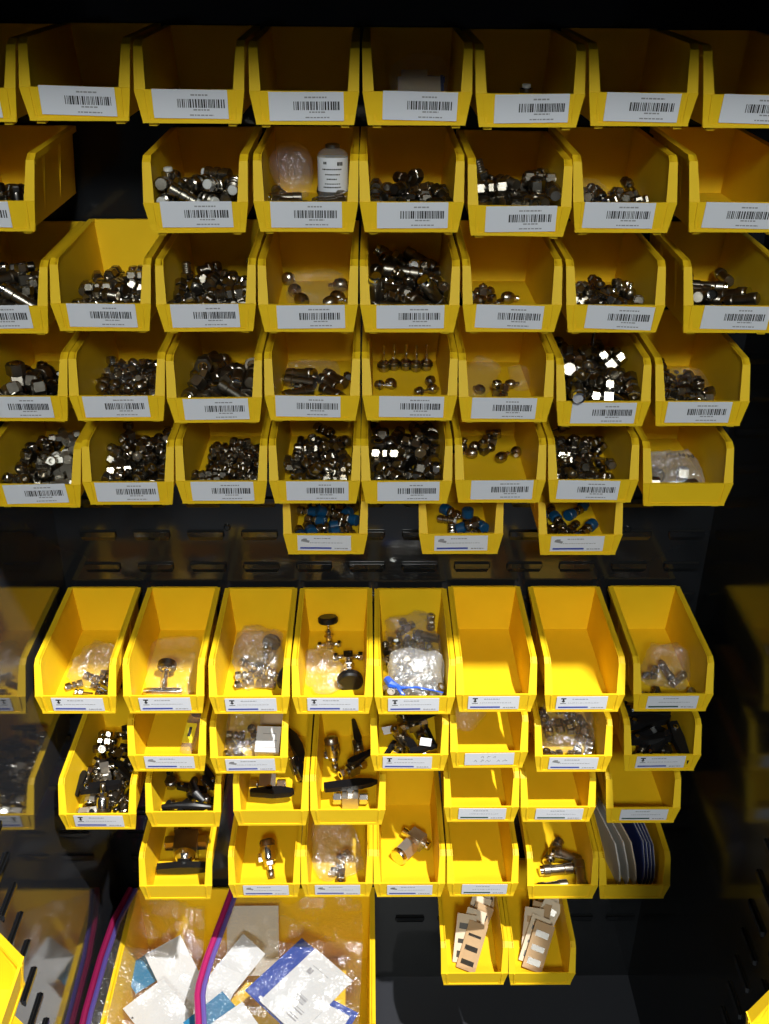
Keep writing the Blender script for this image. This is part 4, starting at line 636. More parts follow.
for r in range(-6, 18):
    z = -22.2 - 2.07 * r
    for c in range(12):
        x = -14.95 + 2.95 * c
        if z < ZF + 1.2:
            continue
        if r in (-1, 0, 1, 2) or (x > 16.5 and r < 9) or (7 <= r <= 12 and x < -11) or (r == 15 and (0 < x < 6 or x > 12)) or (r in (9, 10, 11) and x > 16):
            louver(wall_back, x, YB, z)
for k in range(-4, 15):
    for y in (-7.15, -10.1):
        louver(wall_left, XL, y, -29.6 - 2.05 * k + (1.02 if y < -8 else 0), 90)
        louver(wall_right, XR, y, -31.0 - 2.07 * k, -90)
for z in (-19.6, -21.7, -23.8, -25.9, -28.0, -30.1):
    for y in (-19.0, -22.0, -25.0):
        louver(door_1, -19.5, y, z, 90)
        louver(door_2, 20.2, y, z, -90)
bolt = link('panel_bolt', MB().lathe([(.2, 0), (.2, .06), (.13, .12)], 12, RX(90)).mesh('panel_bolt'), M['black_paint'], wall_back, (-7.85, YB, -21.95))
link('panel_bolt', bolt.data, None, wall_back, (14.2, YB, -22.1))

# ================================================================== bins


def tub_mesh(name, hw=2.0625, D=7.4, H=2.93, cy=.73, cz=2.61, lz=1.2, bo=.16, t=.075, kick=.18):
    """open hopper bin: floor, back, two sides, low sloping front lip, rim flange and side ribs"""
    k = hw - 2.0625
    ky = cy + .32
    kz = cz + (H - cz) * .62
    side = [(bo + .1, 0), (D - .05, 0), (D, H), (ky, kz), (cy, cz), (.06, lz)]
    def wo(z):
        return hw - .42 + .22 * (z / H)
    mb = MB()
    for s in (-1, 1):
        outer = [(s * wo(z), y, z) for y, z in side]
        inner = [(s * (wo(z) - t), min(max(y, bo + .14), D - t), max(z, .09)) for y, z in side]
        n = len(side)
        mb.add(outer + inner, [tuple(range(n)), tuple(range(n, 2 * n))] + [(i, (i + 1) % n, (i + 1) % n + n, i + n) for i in range(n)])
        # flange that follows the rim down to the foot of the lip
        path = [(D, H, hw - .03), (ky, kz, hw), (cy, cz, hw), (.035, lz, hw - .02), (bo + .035, 0.01, hw - .23)]
        vs = []
        for j, (y, z, o) in enumerate(path):
            a = path[max(j - 1, 0)]
            b = path[min(j + 1, len(path) - 1)]
            ty, tz = b[0] - a[0], b[1] - a[1]
            l = math.hypot(ty, tz)
            ny, nz = -tz / l, ty / l
            if nz > 0 or (abs(nz) < 1e-6 and ny < 0):
                ny, nz = -ny, -nz
            xi = wo(z) - t - .035
            vs += [(s * xi, y, z), (s * o, y, z), (s * o, y + ny * .085, z + nz * .085), (s * xi, y + ny * .085, z + nz * .085)]
        fs = []
        for j in range(len(path) - 1):
            q = j * 4
            fs += [(q + e, q + (e + 1) % 4, q + 4 + (e + 1) % 4, q + 4 + e) for e in range(4)]
        fs += [(0, 1, 2, 3), (16, 19, 18, 17)]
        mb.add(vs, fs)
        # turned-down edge of the rim
        mb.add([(s * (hw - .07), D, H - .02), (s * (hw - .03), D, H - .02), (s * (hw - .03), D, H - .24), (s * (hw - .07), D, H - .24),
                (s * (hw - .04), ky, kz - .02), (s * hw, ky, kz - .02), (s * hw, ky, kz - .24), (s * (hw - .04), ky, kz - .24),
                (s * (hw - .04), cy + .02, cz - .02), (s * hw, cy + .02, cz - .02), (s * hw, cy + .2, cz - .2), (s * (hw - .04), cy + .2, cz - .2)],
               [(0, 1, 5, 4), (1, 2, 6, 5), (2, 3, 7, 6), (3, 0, 4, 7), (4, 5, 9, 8), (5, 6, 10, 9), (6, 7, 11, 10), (7, 4, 8, 11), (0, 3, 2, 1), (8, 9, 10, 11)])
        # two wedge ribs outside
        for f in (.33, .66):
            y = D * f
            mb.add([(s * wo(H), y - .04, H - .1), (s * wo(H), y + .04, H - .1), (s * (hw - .04), y + .04, H - .1), (s * (hw - .04), y - .04, H - .1),
                    (s * wo(.2), y - .04, .25), (s * wo(.2), y + .04, .25)],
                   [(0, 1, 2, 3), (0, 4, 5, 1), (3, 2, 5, 4), (0, 3, 4), (1, 5, 2)])
        # stacking foot under the front corner
        mb.box(s * (wo(0) - .3), s * (wo(0) + .02), bo + .12, bo + .55, -.12, .02)
    # floor and back
    a, b = wo(0), wo(H)
    mb.add([(-a, bo + .1, 0), (a, bo + .1, 0), (a, D, 0), (-a, D, 0), (-a, bo + .1, .09), (a, bo + .1, .09), (a, D, .09), (-a, D, .09)],
           [(0, 3, 2, 1), (4, 5, 6, 7), (0, 1, 5, 4), (1, 2, 6, 5), (2, 3, 7, 6), (3, 0, 4, 7)])
    mb.add([(-a, D - .05, 0), (a, D - .05, 0), (b, D, H), (-b, D, H), (-a, D - t - .05, 0), (a, D - t - .05, 0), (b, D - t, H), (-b, D - t, H)],
           [(0, 1, 2, 3), (4, 7, 6, 5), (0, 3, 7, 4), (1, 5, 6, 2), (3, 2, 6, 7), (0, 4, 5, 1)])
    mb.box(-b, b, D - .02, D + .07, H - .09, H)
    mb.box(-min(b, 1.4 + k), min(b, 1.4 + k), D + .02, D + .08, H - .6, H)
    # front lip
    o1, o0 = hw - .01, hw - .21
    mb.add([(-o0, bo, 0), (o0, bo, 0), (o1, .0, lz), (-o1, .0, lz), (-o0, bo + .1, 0), (o0, bo + .1, 0), (o1, .1, lz), (-o1, .1, lz)],
           [(0, 1, 2, 3), (4, 7, 6, 5), (0, 3, 7, 4), (1, 5, 6, 2), (3, 2, 6, 7), (0, 4, 5, 1)])
    mb.box(-o0, o0, bo - .06, bo + .1, 0, .12)
    for s in (-1, 1):
        x = s * (hw - .36)
        mb.add([(x - .03, .0, lz - .02), (x + .03, .0, lz - .02), (x + .03 - s * .05, bo - .03, .12), (x - .03 - s * .05, bo - .03, .12),
                (x - .03, -.04, lz - .02), (x + .03, -.04, lz - .02), (x + .03 - s * .05, bo - .06, .12), (x - .03 - s * .05, bo - .06, .12)],
               [(4, 5, 6, 7), (0, 1, 5, 4), (1, 2, 6, 5), (2, 3, 7, 6), (3, 0, 4, 7)])
    me = mb.mesh(name)
    me.materials.append(M['yellow'])
    return me


tubs = {7.4: tub_mesh('tub'), 5.4: tub_mesh('short_tub', D=5.4)}


def tub_for(d):
    if d not in tubs:
        tubs[d] = tub_mesh('tub_' + str(int(d * 10)), D=d)
    return tubs[d]


rnd = random.Random(11)


def rects(lst, depth=.006):
    mb = MB()
    for x0, x1, z0, z1 in lst:
        mb.box(x0, x1, -depth, .001, z0, z1)
    return mb


def dashes(x0, x1, z, h, rr, word=(.05, .16), gap=.03):
    out = []
    x = x0
    while x < x1:
        w = rr.uniform(*word)
        out.append((x, min(x + w, x1), z, z + h))
        x += w + gap
    return out


card_mesh = {'A': rects([(-1.4, 1.4, 0, 1.04)], .014).mesh('label_card'), 'B': rects([(-1.3, 1.3, 0, .92)], .014).mesh('label_card')}
for me in card_mesh.values():
    me.materials.append(M['paper'])
bar_meshes, print_meshes = [], []
for v in range(6):
    rr = random.Random(v)
    l, x = [], -.48
    while x < 1.24:
        w = rr.choice((.02, .03, .045, .06))
        l.append((x, x + w, .39, .70))
        x += w + rr.choice((.02, .03, .05))
    me = rects(l).mesh('barcode')
    me.materials.append(M['ink'])
    bar_meshes.append(me)
    c = rr.uniform(.25, .45)
    l = dashes(.35 - c, .35 + c, .82, .055, rr) + dashes(.1, .7, .29, .05, rr) + dashes(-.05, .85, .1, .045, rr)
    me = rects(l).mesh('small_print')
    me.materials.append(M['grey_ink'])
    print_meshes.append(me)
stripe = {}
for n, m_ in (('B', 'blue_ink'), ('G', 'green_ink')):
    me = rects([(-1.18, .35, .1, .2)]).mesh('stripe')
    me.materials.append(M[m_])
    stripe[n] = me
small_print2 = []
for v in range(3):
    rr = random.Random(v + 40)
    me = rects(dashes(-.5, .3, .72, .05, rr) + dashes(-.7, .9, .46, .03, rr) + dashes(.5, 1.15, .1, .06, rr)).mesh('small_print')
    me.materials.append(M['grey_ink'])
    small_print2.append(me)
# little pictures on the lower labels: a valve and a tilted elbow
_i = MB()
for x0, x1, z0, z1 in ((-1.08, -.82, .74, .82), (-.99, -.91, .52, .74), (-1.03, -.87, .56, .62), (-1.1, -.8, .42, .45)):
    _i.box(x0, x1, -.006, .001, z0, z1)
icon_valve = _i.mesh('valve_picture')
icon_valve.materials.append(M['ink'])
_i = MB()
_i.box(-1.12, -.72, -.006, .001, .52, .66, TR(-.92, 0, .59) @ RY(14) @ TR(.92, 0, -.59))
_i.box(-1.04, -.84, -.006, .001, .62, .74)
icon_tube = _i.mesh('fitting_picture')
icon_tube.materials.append(M['grey_ink'])
_hw = MB()
for pts in ([(-.45, .62), (-.35, .72), (-.3, .6)], [(-.1, .6), (-.05, .72), (.05, .7)], [(.2, .62), (.32, .7), (.3, .6)],
            [(-.8, .3), (-.72, .42), (-.66, .28)], [(-.45, .3), (-.3, .4), (-.4, .42)], [(-.2, .28), (-.1, .4), (0, .28), (.08, .38)], [(.4, .28), (.5, .4), (.55, .3)], [(.7, .3), (.85, .42), (.95, .32)]):
    _hw.tube([(x, -.004, z) for x, z in pts], .016, 4)
hand_mesh = _hw.mesh('handwriting')
hand_mesh.materials.append(M['grey_ink'])


def add_label(parent, kind_, dx=0.0, dz=0.0, tilt=0.0, v=0):
    a = math.atan2(.16, 1.2)
    base_ = 'A' if kind_ == 'A' else 'B'
    z0 = (.16 if base_ == 'A' else .2) + dz
    o = link('label_card', card_mesh[base_], None, parent, (dx, .16 - .16 * z0 / 1.2 - .035, z0), (a, math.radians(tilt), 0))
    if kind_ == 'A':
        for me, n in ((bar_meshes[v % 6], 'barcode'), (print_meshes[(v * 5 + 2) % 6], 'small_print')):
            link(n, me, None, o, (0, -.014, 0))
    elif kind_ in 'BGVT':
        link('stripe', stripe['G' if kind_ == 'G' else 'B'], None, o, (0, -.014, 0))
        link('small_print', small_print2[v % 3], None, o, (0, -.014, 0))
        if kind_ == 'B':
            link('valve_picture', icon_valve, None, o, (0, -.014, 0))
        if kind_ == 'T':
            link('fitting_picture', icon_tube, None, o, (0, -.014, 0))
    elif kind_ == 'H':
        link('handwriting', hand_mesh, None, o, (0, -.014, 0))
    return o


ROWN = {'1': 'top row', '2': 'second row', '3': 'third row', '4': 'fourth row', '5': 'fifth row', '6': 'sixth row of three short bins',
        '7': 'seventh row, below the bare panel', '8': 'eighth row', '9': 'ninth row', '10': 'tenth row', '11': 'lowest row of two'}
ROWS = {'1': 'top row', '2': 'second row', '3': 'third row', '4': 'fourth row', '5': 'fifth row', '6': 'sixth row',
        '7': 'seventh row', '8': 'eighth row', '9': 'ninth row', '10': 'tenth row', '11': 'lowest row'}
NTH = ['first', 'second', 'third', 'fourth', 'fifth', 'sixth', 'seventh', 'eighth', 'ninth']
ORDER = {}
for k in BINS:
    ORDER.setdefault(k.split('_')[0], []).append(k)
for r in ORDER:
    ORDER[r].sort(key=lambda k: BINS[k][0])


def spot(k):
    r = k.split('_')[0]
    return NTH[ORDER[r].index(k)] + ' bin, ' + ROWS[r]


def where(k):
    r = k.split('_')[0]
    return NTH[ORDER[r].index(k)] + ' bin of the ' + ROWS[r]


INSIDE = {
    '1_0': 'cut off at the left edge, empty', '1_1': 'shadowed, with a few dark connectors', '1_2': 'empty and shadowed', '1_3': 'empty, between two shadowed bins',
    '1_4': 'with a bagged packet inside', '1_5': 'with one upright plug inside', '1_6': 'empty, near the right end', '1_7': 'at the right end, empty',
    '2_0': 'at the left, its ribbed side showing', '2_1': 'with white-tipped grooved plugs', '2_2': 'with a clear pouch and a bottle', '2_3': 'with a low line of dark fittings',
    '2_4': 'heaped with adapters, label tilted', '2_5': 'with bagged tube stubs', '2_6': 'empty, at the right end',
    '3_0': 'heaped dark, cut by the left edge', '3_1': 'with a heap sloping up to the right', '3_2': 'heaped with small adapters', '3_3': 'with a few round couplings',
    '3_4': 'heaped with long barrel connectors', '3_5': 'nearly empty, couplings at its left', '3_6': 'with tube stubs pointing up', '3_7': 'with barrels lying at its left',
    '4_0': 'with large dark nuts, at the left edge', '4_1': 'with small fittings piled at its right', '4_2': 'full of large hex nuts', '4_3': 'with a few long barrels',
    '4_4': 'with a line of upright spigots', '4_5': 'nearly empty, with a clear film', '4_6': 'overfull, one barrel poking over its lip', '4_7': 'at the right end, fittings at its left',
    '5_0': 'with cross and tee fittings', '5_1': 'full of elbows and tees', '5_2': 'with small elbows spread out', '5_3': 'full of dark couplings', '5_4': 'full of unions and ring nuts',
    '5_5': 'with couplings at its back', '5_6': 'full of tube stubs and elbows', '5_7': 'without a label, holding one bag',
    '6_1': 'packed with blue-capped fittings', '6_2': 'with few blue-capped fittings', '6_3': 'with blue caps at its left',
    '7_1': 'with a small bag at its front', '7_2': 'with a bagged chrome valve', '7_3': 'with bags and a black knob', '7_4': 'with two valves and a bag',
    '7_5': 'stuffed with bags, blue zip over the lip', '7_6': 'empty, its label striped blue', '7_7': 'empty, second from the right', '7_8': 'with a dim bag, green-striped label',
    '8_2': 'with a yellow-tagged vial', '8_3': 'with a white box in a bag', '8_5': 'with black-levered valves', '8_6': 'empty, with a handwritten label',
    '8_7': 'with a clear bag of chrome fittings', '8_8': 'full of black handles',
    '9_1': 'overfilled with chrome valves, at the left', '9_2': 'without label, holding black handles', '9_3': 'without label, one square-bodied valve',
    '9_4': 'without label, a black lever across it', '9_6': 'empty, first of three green-striped', '9_7': 'empty, middle of three green-striped', '9_8': 'empty, last of three green-striped',
    '10_2': 'without label, holding a bar-handle valve', '10_3': 'with one chrome capped fitting', '10_9': 'with a round bagged fitting', '10_4': 'with one large angle fitting',
    '10_5': 'empty, with a green-striped label', '10_6': 'without label, holding steel barrels', '10_7': 'without label, full of envelopes',
    '11_1': 'left one, full of carded parts', '11_2': 'right one, full of carded parts'}
LAB = {}
for k in BINS:
    r = k.split('_')[0]
    LAB[k] = 'A' if r in '12345' and len(r) == 1 and k != '5_7' else None
for k in ('7_1', '7_2', '7_3', '7_4', '7_5', '7_6', '7_7', '8_5', '8_8', '9_1'):
    LAB[k] = 'B'
for k in ('6_1', '6_2', '6_3', '8_2', '8_3', '8_7', '10_3', '10_9', '10_4'):
    LAB[k] = 'T'
for k in ('7_8', '9_6', '9_7', '9_8', '10_5'):
    LAB[k] = 'G'
LAB['8_6'] = 'H'
LAB['1_0'] = 'A'
# how each label sits: shift and tilt
LPOS = {'1_1': (.05, .04, 1.5), '1_2': (.0, .02, .5), '1_4': (.1, .02, 1), '1_5': (.1, .0, -1), '1_6': (.0, .0, 1), '1_7': (.1, 0, 1.5),
        '2_1': (.0, .06, .5), '2_4': (.1, .02, -1.5), '2_5': (-.2, .02, .5), '2_6': (0, 0, 1), '3_0': (-.1, .05, -1), '3_1': (.0, .02, .5), '3_5': (-.1, 0, 1.5),
        '3_6': (.2, -.02, 2), '3_7': (.2, 0, 1), '4_3': (-.2, .02, 1), '4_6': (.05, -.03, 0), '4_7': (-.1, 0, 0), '5_0': (0, .04, -2.5), '5_6': (-.2, 0, 1), '2_0': (-.4, .02, 1)}
bins = {}
for i, (k, (X, yf, Z, roll)) in enumerate(BINS.items()):
    d = round(7.4 - yf, 2)
    e = empty('storage_bin', (X, yf, Z), (0, math.radians(-roll), 0))
    link('tub', tub_for(d), None, e)
    if LAB[k]:
        dx, dz, tl = LPOS.get(k, (rnd.uniform(-.12, .12), rnd.uniform(-.02, .03), rnd.uniform(-.8, .8)))
        add_label(e, LAB[k], dx, dz, tl, i)
    tag(e, 'yellow plastic hopper bin in the ' + ROWS[k.split('_')[0]] + ', ' + INSIDE[k], 'storage bin', 'yellow hopper bins of the ' + ROWS[k.split('_')[0]])
    bins[k] = e


def at(k, x, y, z):
    X, yf, Z, _ = BINS[k]
    return (X + x, y, Z + z)          # y is measured in the cabinet, x and z in the bin


# ------------------------------------------------------------------ heaps of fittings
NOUN = {'lug_connector': 'dark steel lug connector', 'grooved_plug': 'grooved steel plug with a white tip', 'barrel_connector': 'steel barrel connector with bright end ring',
        'sleeve_nut': 'short hex sleeve nut', 'union_fitting': 'steel union with two hex nuts', 'threaded_adapter': 'threaded hex adapter', 'tube_stub': 'hex fitting with slim tube stub',
        'elbow_fitting': 'right-angle elbow with two nuts', 'ball_coupling': 'rounded ball coupling', 'large_hex_nut': 'large hex nut with bright insert', 'cross_fitting': 'satin cross with four nuts',
        'tee_fitting': 'steel tee with three nuts', 'capped_fitting': 'steel fitting with blue plastic cap', 'needle_valve': 'chrome needle valve, black knob', 'ball_valve': 'small lever ball valve',
        'lever_handle_set': 'loose black lever handle', 'large_angle_fitting': 'satin angle fitting', 'spigot_fitting': 'spigot fitting'}
CATS = {'needle_valve': 'valve', 'ball_valve': 'valve', 'lever_handle_set': 'handle', 'large_hex_nut': 'nut', 'sleeve_nut': 'nut'}
for k, items in HEAPS.items():
    X, yf, Z, _ = BINS[k]
    ys = sorted(i[3] for i in items)
    y1, y2 = ys[len(ys) // 3], ys[2 * len(ys) // 3]
    cell = {}
    for it in items:
        c_ = (it[0], 0 if it[3] < y1 else 2 if it[3] > y2 else 1, 0 if it[2] < -.42 else 2 if it[2] > .42 else 1)
        cell.setdefault(c_, []).append(it)
    RANK = {}
    for c_, l_ in cell.items():
        l_.sort(key=lambda i: -i[4])
        for q_, it in enumerate(l_):
            RANK[id(it)] = '' if len(l_) == 1 else ('uppermost, ', 'second down, ', 'third down, ', 'fourth down, ', 'fifth down, ', 'sixth down, ')[min(q_, 5)]
    for it in items:
        ki, sc, x, y, z, qw, qx, qy, qz = it
        kn = HEAP_KINDS[ki]
        place(kn, (X + x, yf + y, Z + z), (qw, qx, qy, qz), NOUN[kn] + ', ' + ('front ' if y < y1 else 'back ' if y > y2 else 'mid ') + ('left' if x < -.42 else 'right' if x > .42 else 'centre') + ', ' + RANK[id(it)] + spot(k), CATS.get(kn, 'pipe fitting'),
              kn.replace('_', ' ') + ' pieces in the ' + where(k), sc)
    if k in RAISED:
        # the unseen lower layer of the heap
        h = RAISED[k]
        mb = MB()
        rr = random.Random(len(items))
        y = .75
        while y < min(6.2, max(i[3] for i in items) + .5):
            x = -1.05
            while x < 1.1:
                mb.lathe([(.1, -.3), (.17, -.25), (.17, .25), (.1, .3)], 6, TR(x, y, .1 + h * .5) @ RX(rr.uniform(60, 120)) @ RY(rr.uniform(-40, 40)) @ Matrix.Scale(min(1, h / .4), 4))
                x += .42
            y += .6
        o = link('loose_fittings', mb.mesh('loose_fittings'), M['dark'], None, (X, yf, Z))
        tag(o, 'buried lower layer of fittings in the ' + where(k), 'pipe fitting', None, 'stuff')


# ------------------------------------------------------------------ bags
def bag_mesh(name, w, d, h, seed, crumple=.12, n=22, power=3, material='film'):
    mb = MB()
    vs, fs = [], []
    off = Vector((seed * 7.3, seed * 3.1, seed))
    for side in (1, -1):
        for j in range(n + 1):
            for i in range(n + 1):
                u, v = -1 + 2 * i / n, -1 + 2 * j / n
                # round the outline off unevenly
                r = 1 - .13 * (abs(u) * abs(v)) ** 2
                x, y = u * w / 2 * r, v * d / 2 * r
                e = max(0, (1 - abs(u) ** power)) * max(0, (1 - abs(v) ** power))
                p = Vector((x, y, side * .3)) + off
                f = 1 - abs(noise.noise(p * 1.3)) * 2.2
                g = 1 - abs(noise.noise(p * 3.1 + Vector((9, 2, 5)))) * 2
                h3 = 1 - abs(noise.noise(p * 6.5 + Vector((2, 7, 1)))) * 2
                q = crumple * (f * 1.3 + g * .8 + h3 * .35 - .8)
                edge = min(1, 4 * (1 - max(abs(u), abs(v))))
                z = side * h / 2 * (e ** .5) + q * (side * edge * .9) + noise.noise(Vector((x, y, 0)) * .8 + off) * crumple * 1.6
                x += noise.noise(p * 1.7 + Vector((3, 3, 3))) * crumple * 1.2
                y += noise.noise(p * 1.7 + Vector((8, 1, 3))) * crumple * 1.2
                vs.append((x, y, max(z, -h / 2)))
    m = (n + 1) ** 2
    for s in (0, 1):
        for j in range(n):
            for i in range(n):
                a = s * m + j * (n + 1) + i
                fs.append((a, a + 1, a + n + 2, a + n + 1))
    for i in range(n):
        for a, b in ((i, i + 1), (n * (n + 1) + i, n * (n + 1) + i + 1), (i * (n + 1), (i + 1) * (n + 1)), (i * (n + 1) + n, (i + 1) * (n + 1) + n)):
            fs.append((a, b, b + m, a + m))
    mb.add(vs, fs, True)
    me = mb.mesh(name)
    me.materials.append(M[material])
    return me


def settle(me, loc, rot, k):
    """turn the mesh and let it press flat against the bin's inside"""
    X, yf, Z, _ = BINS[k]
    R = Euler(tuple(math.radians(a) for a in rot)).to_matrix()
    for v in me.vertices:
        p = R @ (v.co / IN) + Vector(loc)
        z = max(p.z - Z, .14 + .03 * abs(noise.noise(p * 2)))
        lim = 1.50 + .07 * min(z, 2.9)
        x = max(-lim, min(lim, p.x - X))
        lo = yf + .32 if z < 1.3 else yf + .05 + (max(0, z - 1.2) * .5)
        y = min(7.2, max(p.y, lo))
        v.co = (Vector((x + X, y, z + Z)) - Vector(loc)) * IN


def bag(loc, size, rot, seed, label, material='film', crumple=.12, power=3, k=None):
    me = bag_mesh('bag_film', *size, seed, crumple, 28, power, material)
    k = k or min(BINS, key=lambda b: (Vector((BINS[b][0], BINS[b][2] + .8)) - Vector((loc[0], loc[2]))).length)
    settle(me, loc, rot, k)
    e = link('plastic_bag', me, None, None, loc)
    parent = None
    if parent is None:
        tag(e, label, 'bag', None)
    return e


def hand(kn, k, x, y, z, rot, label, sc=1.0, cat=None, name=None):
    return place(kn, at(k, x, y, z), tuple(math.radians(a) for a in rot), label, cat or CATS.get(kn, 'pipe fitting'), None, sc, name)


# top row
e = empty('bagged_packet', at('1_4', .3, 3.4, .3), (math.radians(-28), 0, math.radians(4)))
link('packet', MB().box(-.9, .85, -.06, .12, 0, 1.15).box(-.75, .3, -.05, .13, 1.1, 1.42).mesh('packet'), M['manila'], e)
link('blue_edge', MB().box(.0, .95, .10, .17, 1.05, 1.28, TR(0, 0, 0) @ RY(4)).box(.82, .95, -.07, .17, .5, 1.2).mesh('blue_edge'), M['navy'], e)
link('bag_film', bag_mesh('bag_film', 2.6, .5, 2.0, 3, .1, 16, 3, 'thin_film'), None, e, (0, 0, 1.05))
tag(e, 'cream packet with a blue edge, bagged, in the fourth-from-right top bin', 'packet')
hand('grooved_plug', '1_5', .22, 2.7, .62, (0, 0, 0), 'dark upright plug standing alone in a top-row bin', 1.1)
hand('union_fitting', '1_5', -1.1, 2.2, .4, (90, 0, 40), 'dark union lying at the left of the upright plug', .9)

# second row: clear pouch, bottle
e = link('clear_pouch', MB().lathe([(.05, -.05), (.35, .02), (.6, .35), (.85, .9), (.93, 1.4), (.84, 1.85), (.5, 2.2), (.12, 2.32)], 24).mesh('clear_pouch'), M['thin_film'], None, at('2_2', -.38, 2.6, .75), (math.radians(-14), math.radians(-16), 0))
e.scale = (1, .55, 1)
tag(e, 'round clear plastic pouch puffed up beside the labelled bottle', 'pouch')
e = empty('bottle', at('2_2', .98, 2.75, .66), (math.radians(-4), 0, 0))
link('glass_body', MB().lathe([(.5, 0), (.6, .06), (.62, .2), (.62, 1.85), (.5, 2.0), (.3, 2.1)], 24).mesh('glass_body'), M['bottle_glass'], e)
link('stopper', MB().lathe([(.3, 2.08), (.3, 2.22), (.2, 2.26)], 20).mesh('stopper'), M['dull'], e)
lb = link('paper_label', MB().lathe([(.632, .42), (.632, 1.75)], 28, cap=False).mesh('paper_label'), M['paper'], e)
pm = MB()
for zz, hh, a0, a1 in ((1.5, .1, -125, -112), (1.45, .14, -72, -50), (1.28, .05, -130, -55), (1.08, .05, -118, -62), (.9, .05, -112, -74), (.72, .04, -120, -60), (.58, .05, -126, -58)):
    a = a0
    while a < a1:
        b = min(a + rnd.uniform(4, 9), a1)
        qa, qb = math.radians(a), math.radians(b)
        pm.add([(.637 * math.cos(qa), .637 * math.sin(qa), zz), (.637 * math.cos(qb), .637 * math.sin(qb), zz), (.637 * math.cos(qb), .637 * math.sin(qb), zz + hh), (.637 * math.cos(qa), .637 * math.sin(qa), zz + hh)], [(0, 1, 2, 3)])
        a = b + 1.5
link('small_print', pm.mesh('small_print'), M['ink'], lb)
tag(e, 'clear bottle with a printed white paper label, standing in a yellow bin', 'bottle')
bag(at('2_5', -.75, 3.3, .75), (1.7, 2.2, .9), (10, 0, 10), 5, 'bluish crumpled bag at the left of the second-row bin of tube stubs', 'thin_film')
o = link('blue_wrapper', bag_mesh('wrapper', 1.1, 1.6, .35, 8, .08, 12, 3, 'film'), None, None, at('2_5', -.95, 2.4, .55), (.1, math.radians(18), .3))
o.data.materials.clear()
o.data.materials.append(M['navy'])
tag(o, 'small dark blue wrapper at the left of a second-row bin', 'wrapper')
bag(at('3_3', .1, 4.6, .55), (2.7, 2.6, .8), (16, 0, 0), 9, 'flat clear bag leaning behind the ball couplings in the third row', 'thin_film', .08)

# fourth row
for j, (x, y) in enumerate(((-1.05, 5.7), (-.55, 5.9), (.02, 5.9), (.5, 5.75), (1.02, 5.9))):
    hand('spigot_fitting', '4_4', x, y, .5, (0, 0, j * 40), NTH[j] + ' from the left of five spigots standing upright in the fourth row', 1.2)['group'] = 'upright spigots in the fourth row'
for j, (x, y, r) in enumerate(((-1.2, 3.4, (90, 0, 80)), (1.15, 2.9, (70, 0, 30)), (1.1, 3.9, (90, 0, 160)), (.6, 2.6, (90, 0, 110)))):
    hand('spigot_fitting' if j in (0, 3) else 'ball_coupling', '4_4', x, y, .34, r,
         ['spigot fitting lying against the left side of the spigot bin', 'ball coupling nearest the right corner of the spigot bin', 'ball coupling behind another at the right of the spigot bin', 'spigot fitting lying at the right of the spigot bin'][j], .9)
hand('ball_coupling', '4_4', -.75, 3.6, .32, (80, 0, 20), 'ball coupling beside the lying spigot, left side of the bin', 1.0)
bag(at('4_5', -.9, 3.6, .5), (1.5, 3.6, .7), (18, 20, -20), 12, 'folded clear film along the left side of the near-empty bin', 'thin_film', .05)
bag(at('4_5', 1.2, 3.9, .55), (1.0, 1.5, .8), (30, 0, 10), 13, 'tiny clear bag in the right corner of the near-empty bin', 'thin_film', .08)
bag(at('4_1', -.6, 4.0, .5), (1.3, 3.0, .6), (10, 0, 0), 14, 'thin clear bag at the left of the small-fitting bin', 'thin_film', .07)
bag(at('4_3', -.2, 4.2, .5), (2.6, 2.6, .6), (12, 0, 5), 15, 'thin clear film over the barrels, glinting in the fourth row', 'thin_film', .05)
hand('barrel_connector', '4_6', -1.12, .5, 1.72, (100, 0, -4), 'steel barrel poking out over the lip of the overfull bin', 1.25)
bag(at('4_7', .6, 3.9, .5), (1.8, 2.6, .7), (12, 0, 0), 16, 'thin clear film at the right of the right-end fourth-row bin', 'thin_film', .05)

# fifth row
hand('cross_fitting', '5_0', .45, 1.9, 1.5, (68, 0, 4), 'cross fitting lying flat on top of the fifth-row left heap', .95)
hand('tee_fitting', '5_0', -1.0, 1.9, 1.35, (20, 0, 90), 'tee fitting with its open end up, left on the heap', 1.05)
bag(at('5_7', .1, 2.75, .55), (2.75, 2.5, 1.0), (14, 0, 3), 17, 'crumpled bag with black handwriting alone in the unlabelled fifth-row bin', 'milky', .14)
wr = MB()
for j in range(7):
    x = -.25 + j * .2
    wr.tube([(x, 3.2 - j * .05, 1.16), (x + .06, 3.35 - j * .05, 1.2), (x + .12, 3.18 - j * .05, 1.16), (x + .04, 3.1 - j * .05, 1.15)], .025, 5)
o = link('handwriting', wr.mesh('handwriting'), M['ink'], None, at('5_7', 0, 0, 0))
tg = [q for q in bpy.data.objects if q.name.startswith('plastic_bag') and q.get('label', '').startswith('crumpled bag with black')][0]
o.parent = tg
bpy.context.view_layer.update()
o.matrix_parent_inverse = tg.matrix_world.inverted()
for j, (px, py) in enumerate(((.35, 4.6), (-.9, 5.0))):
    pass

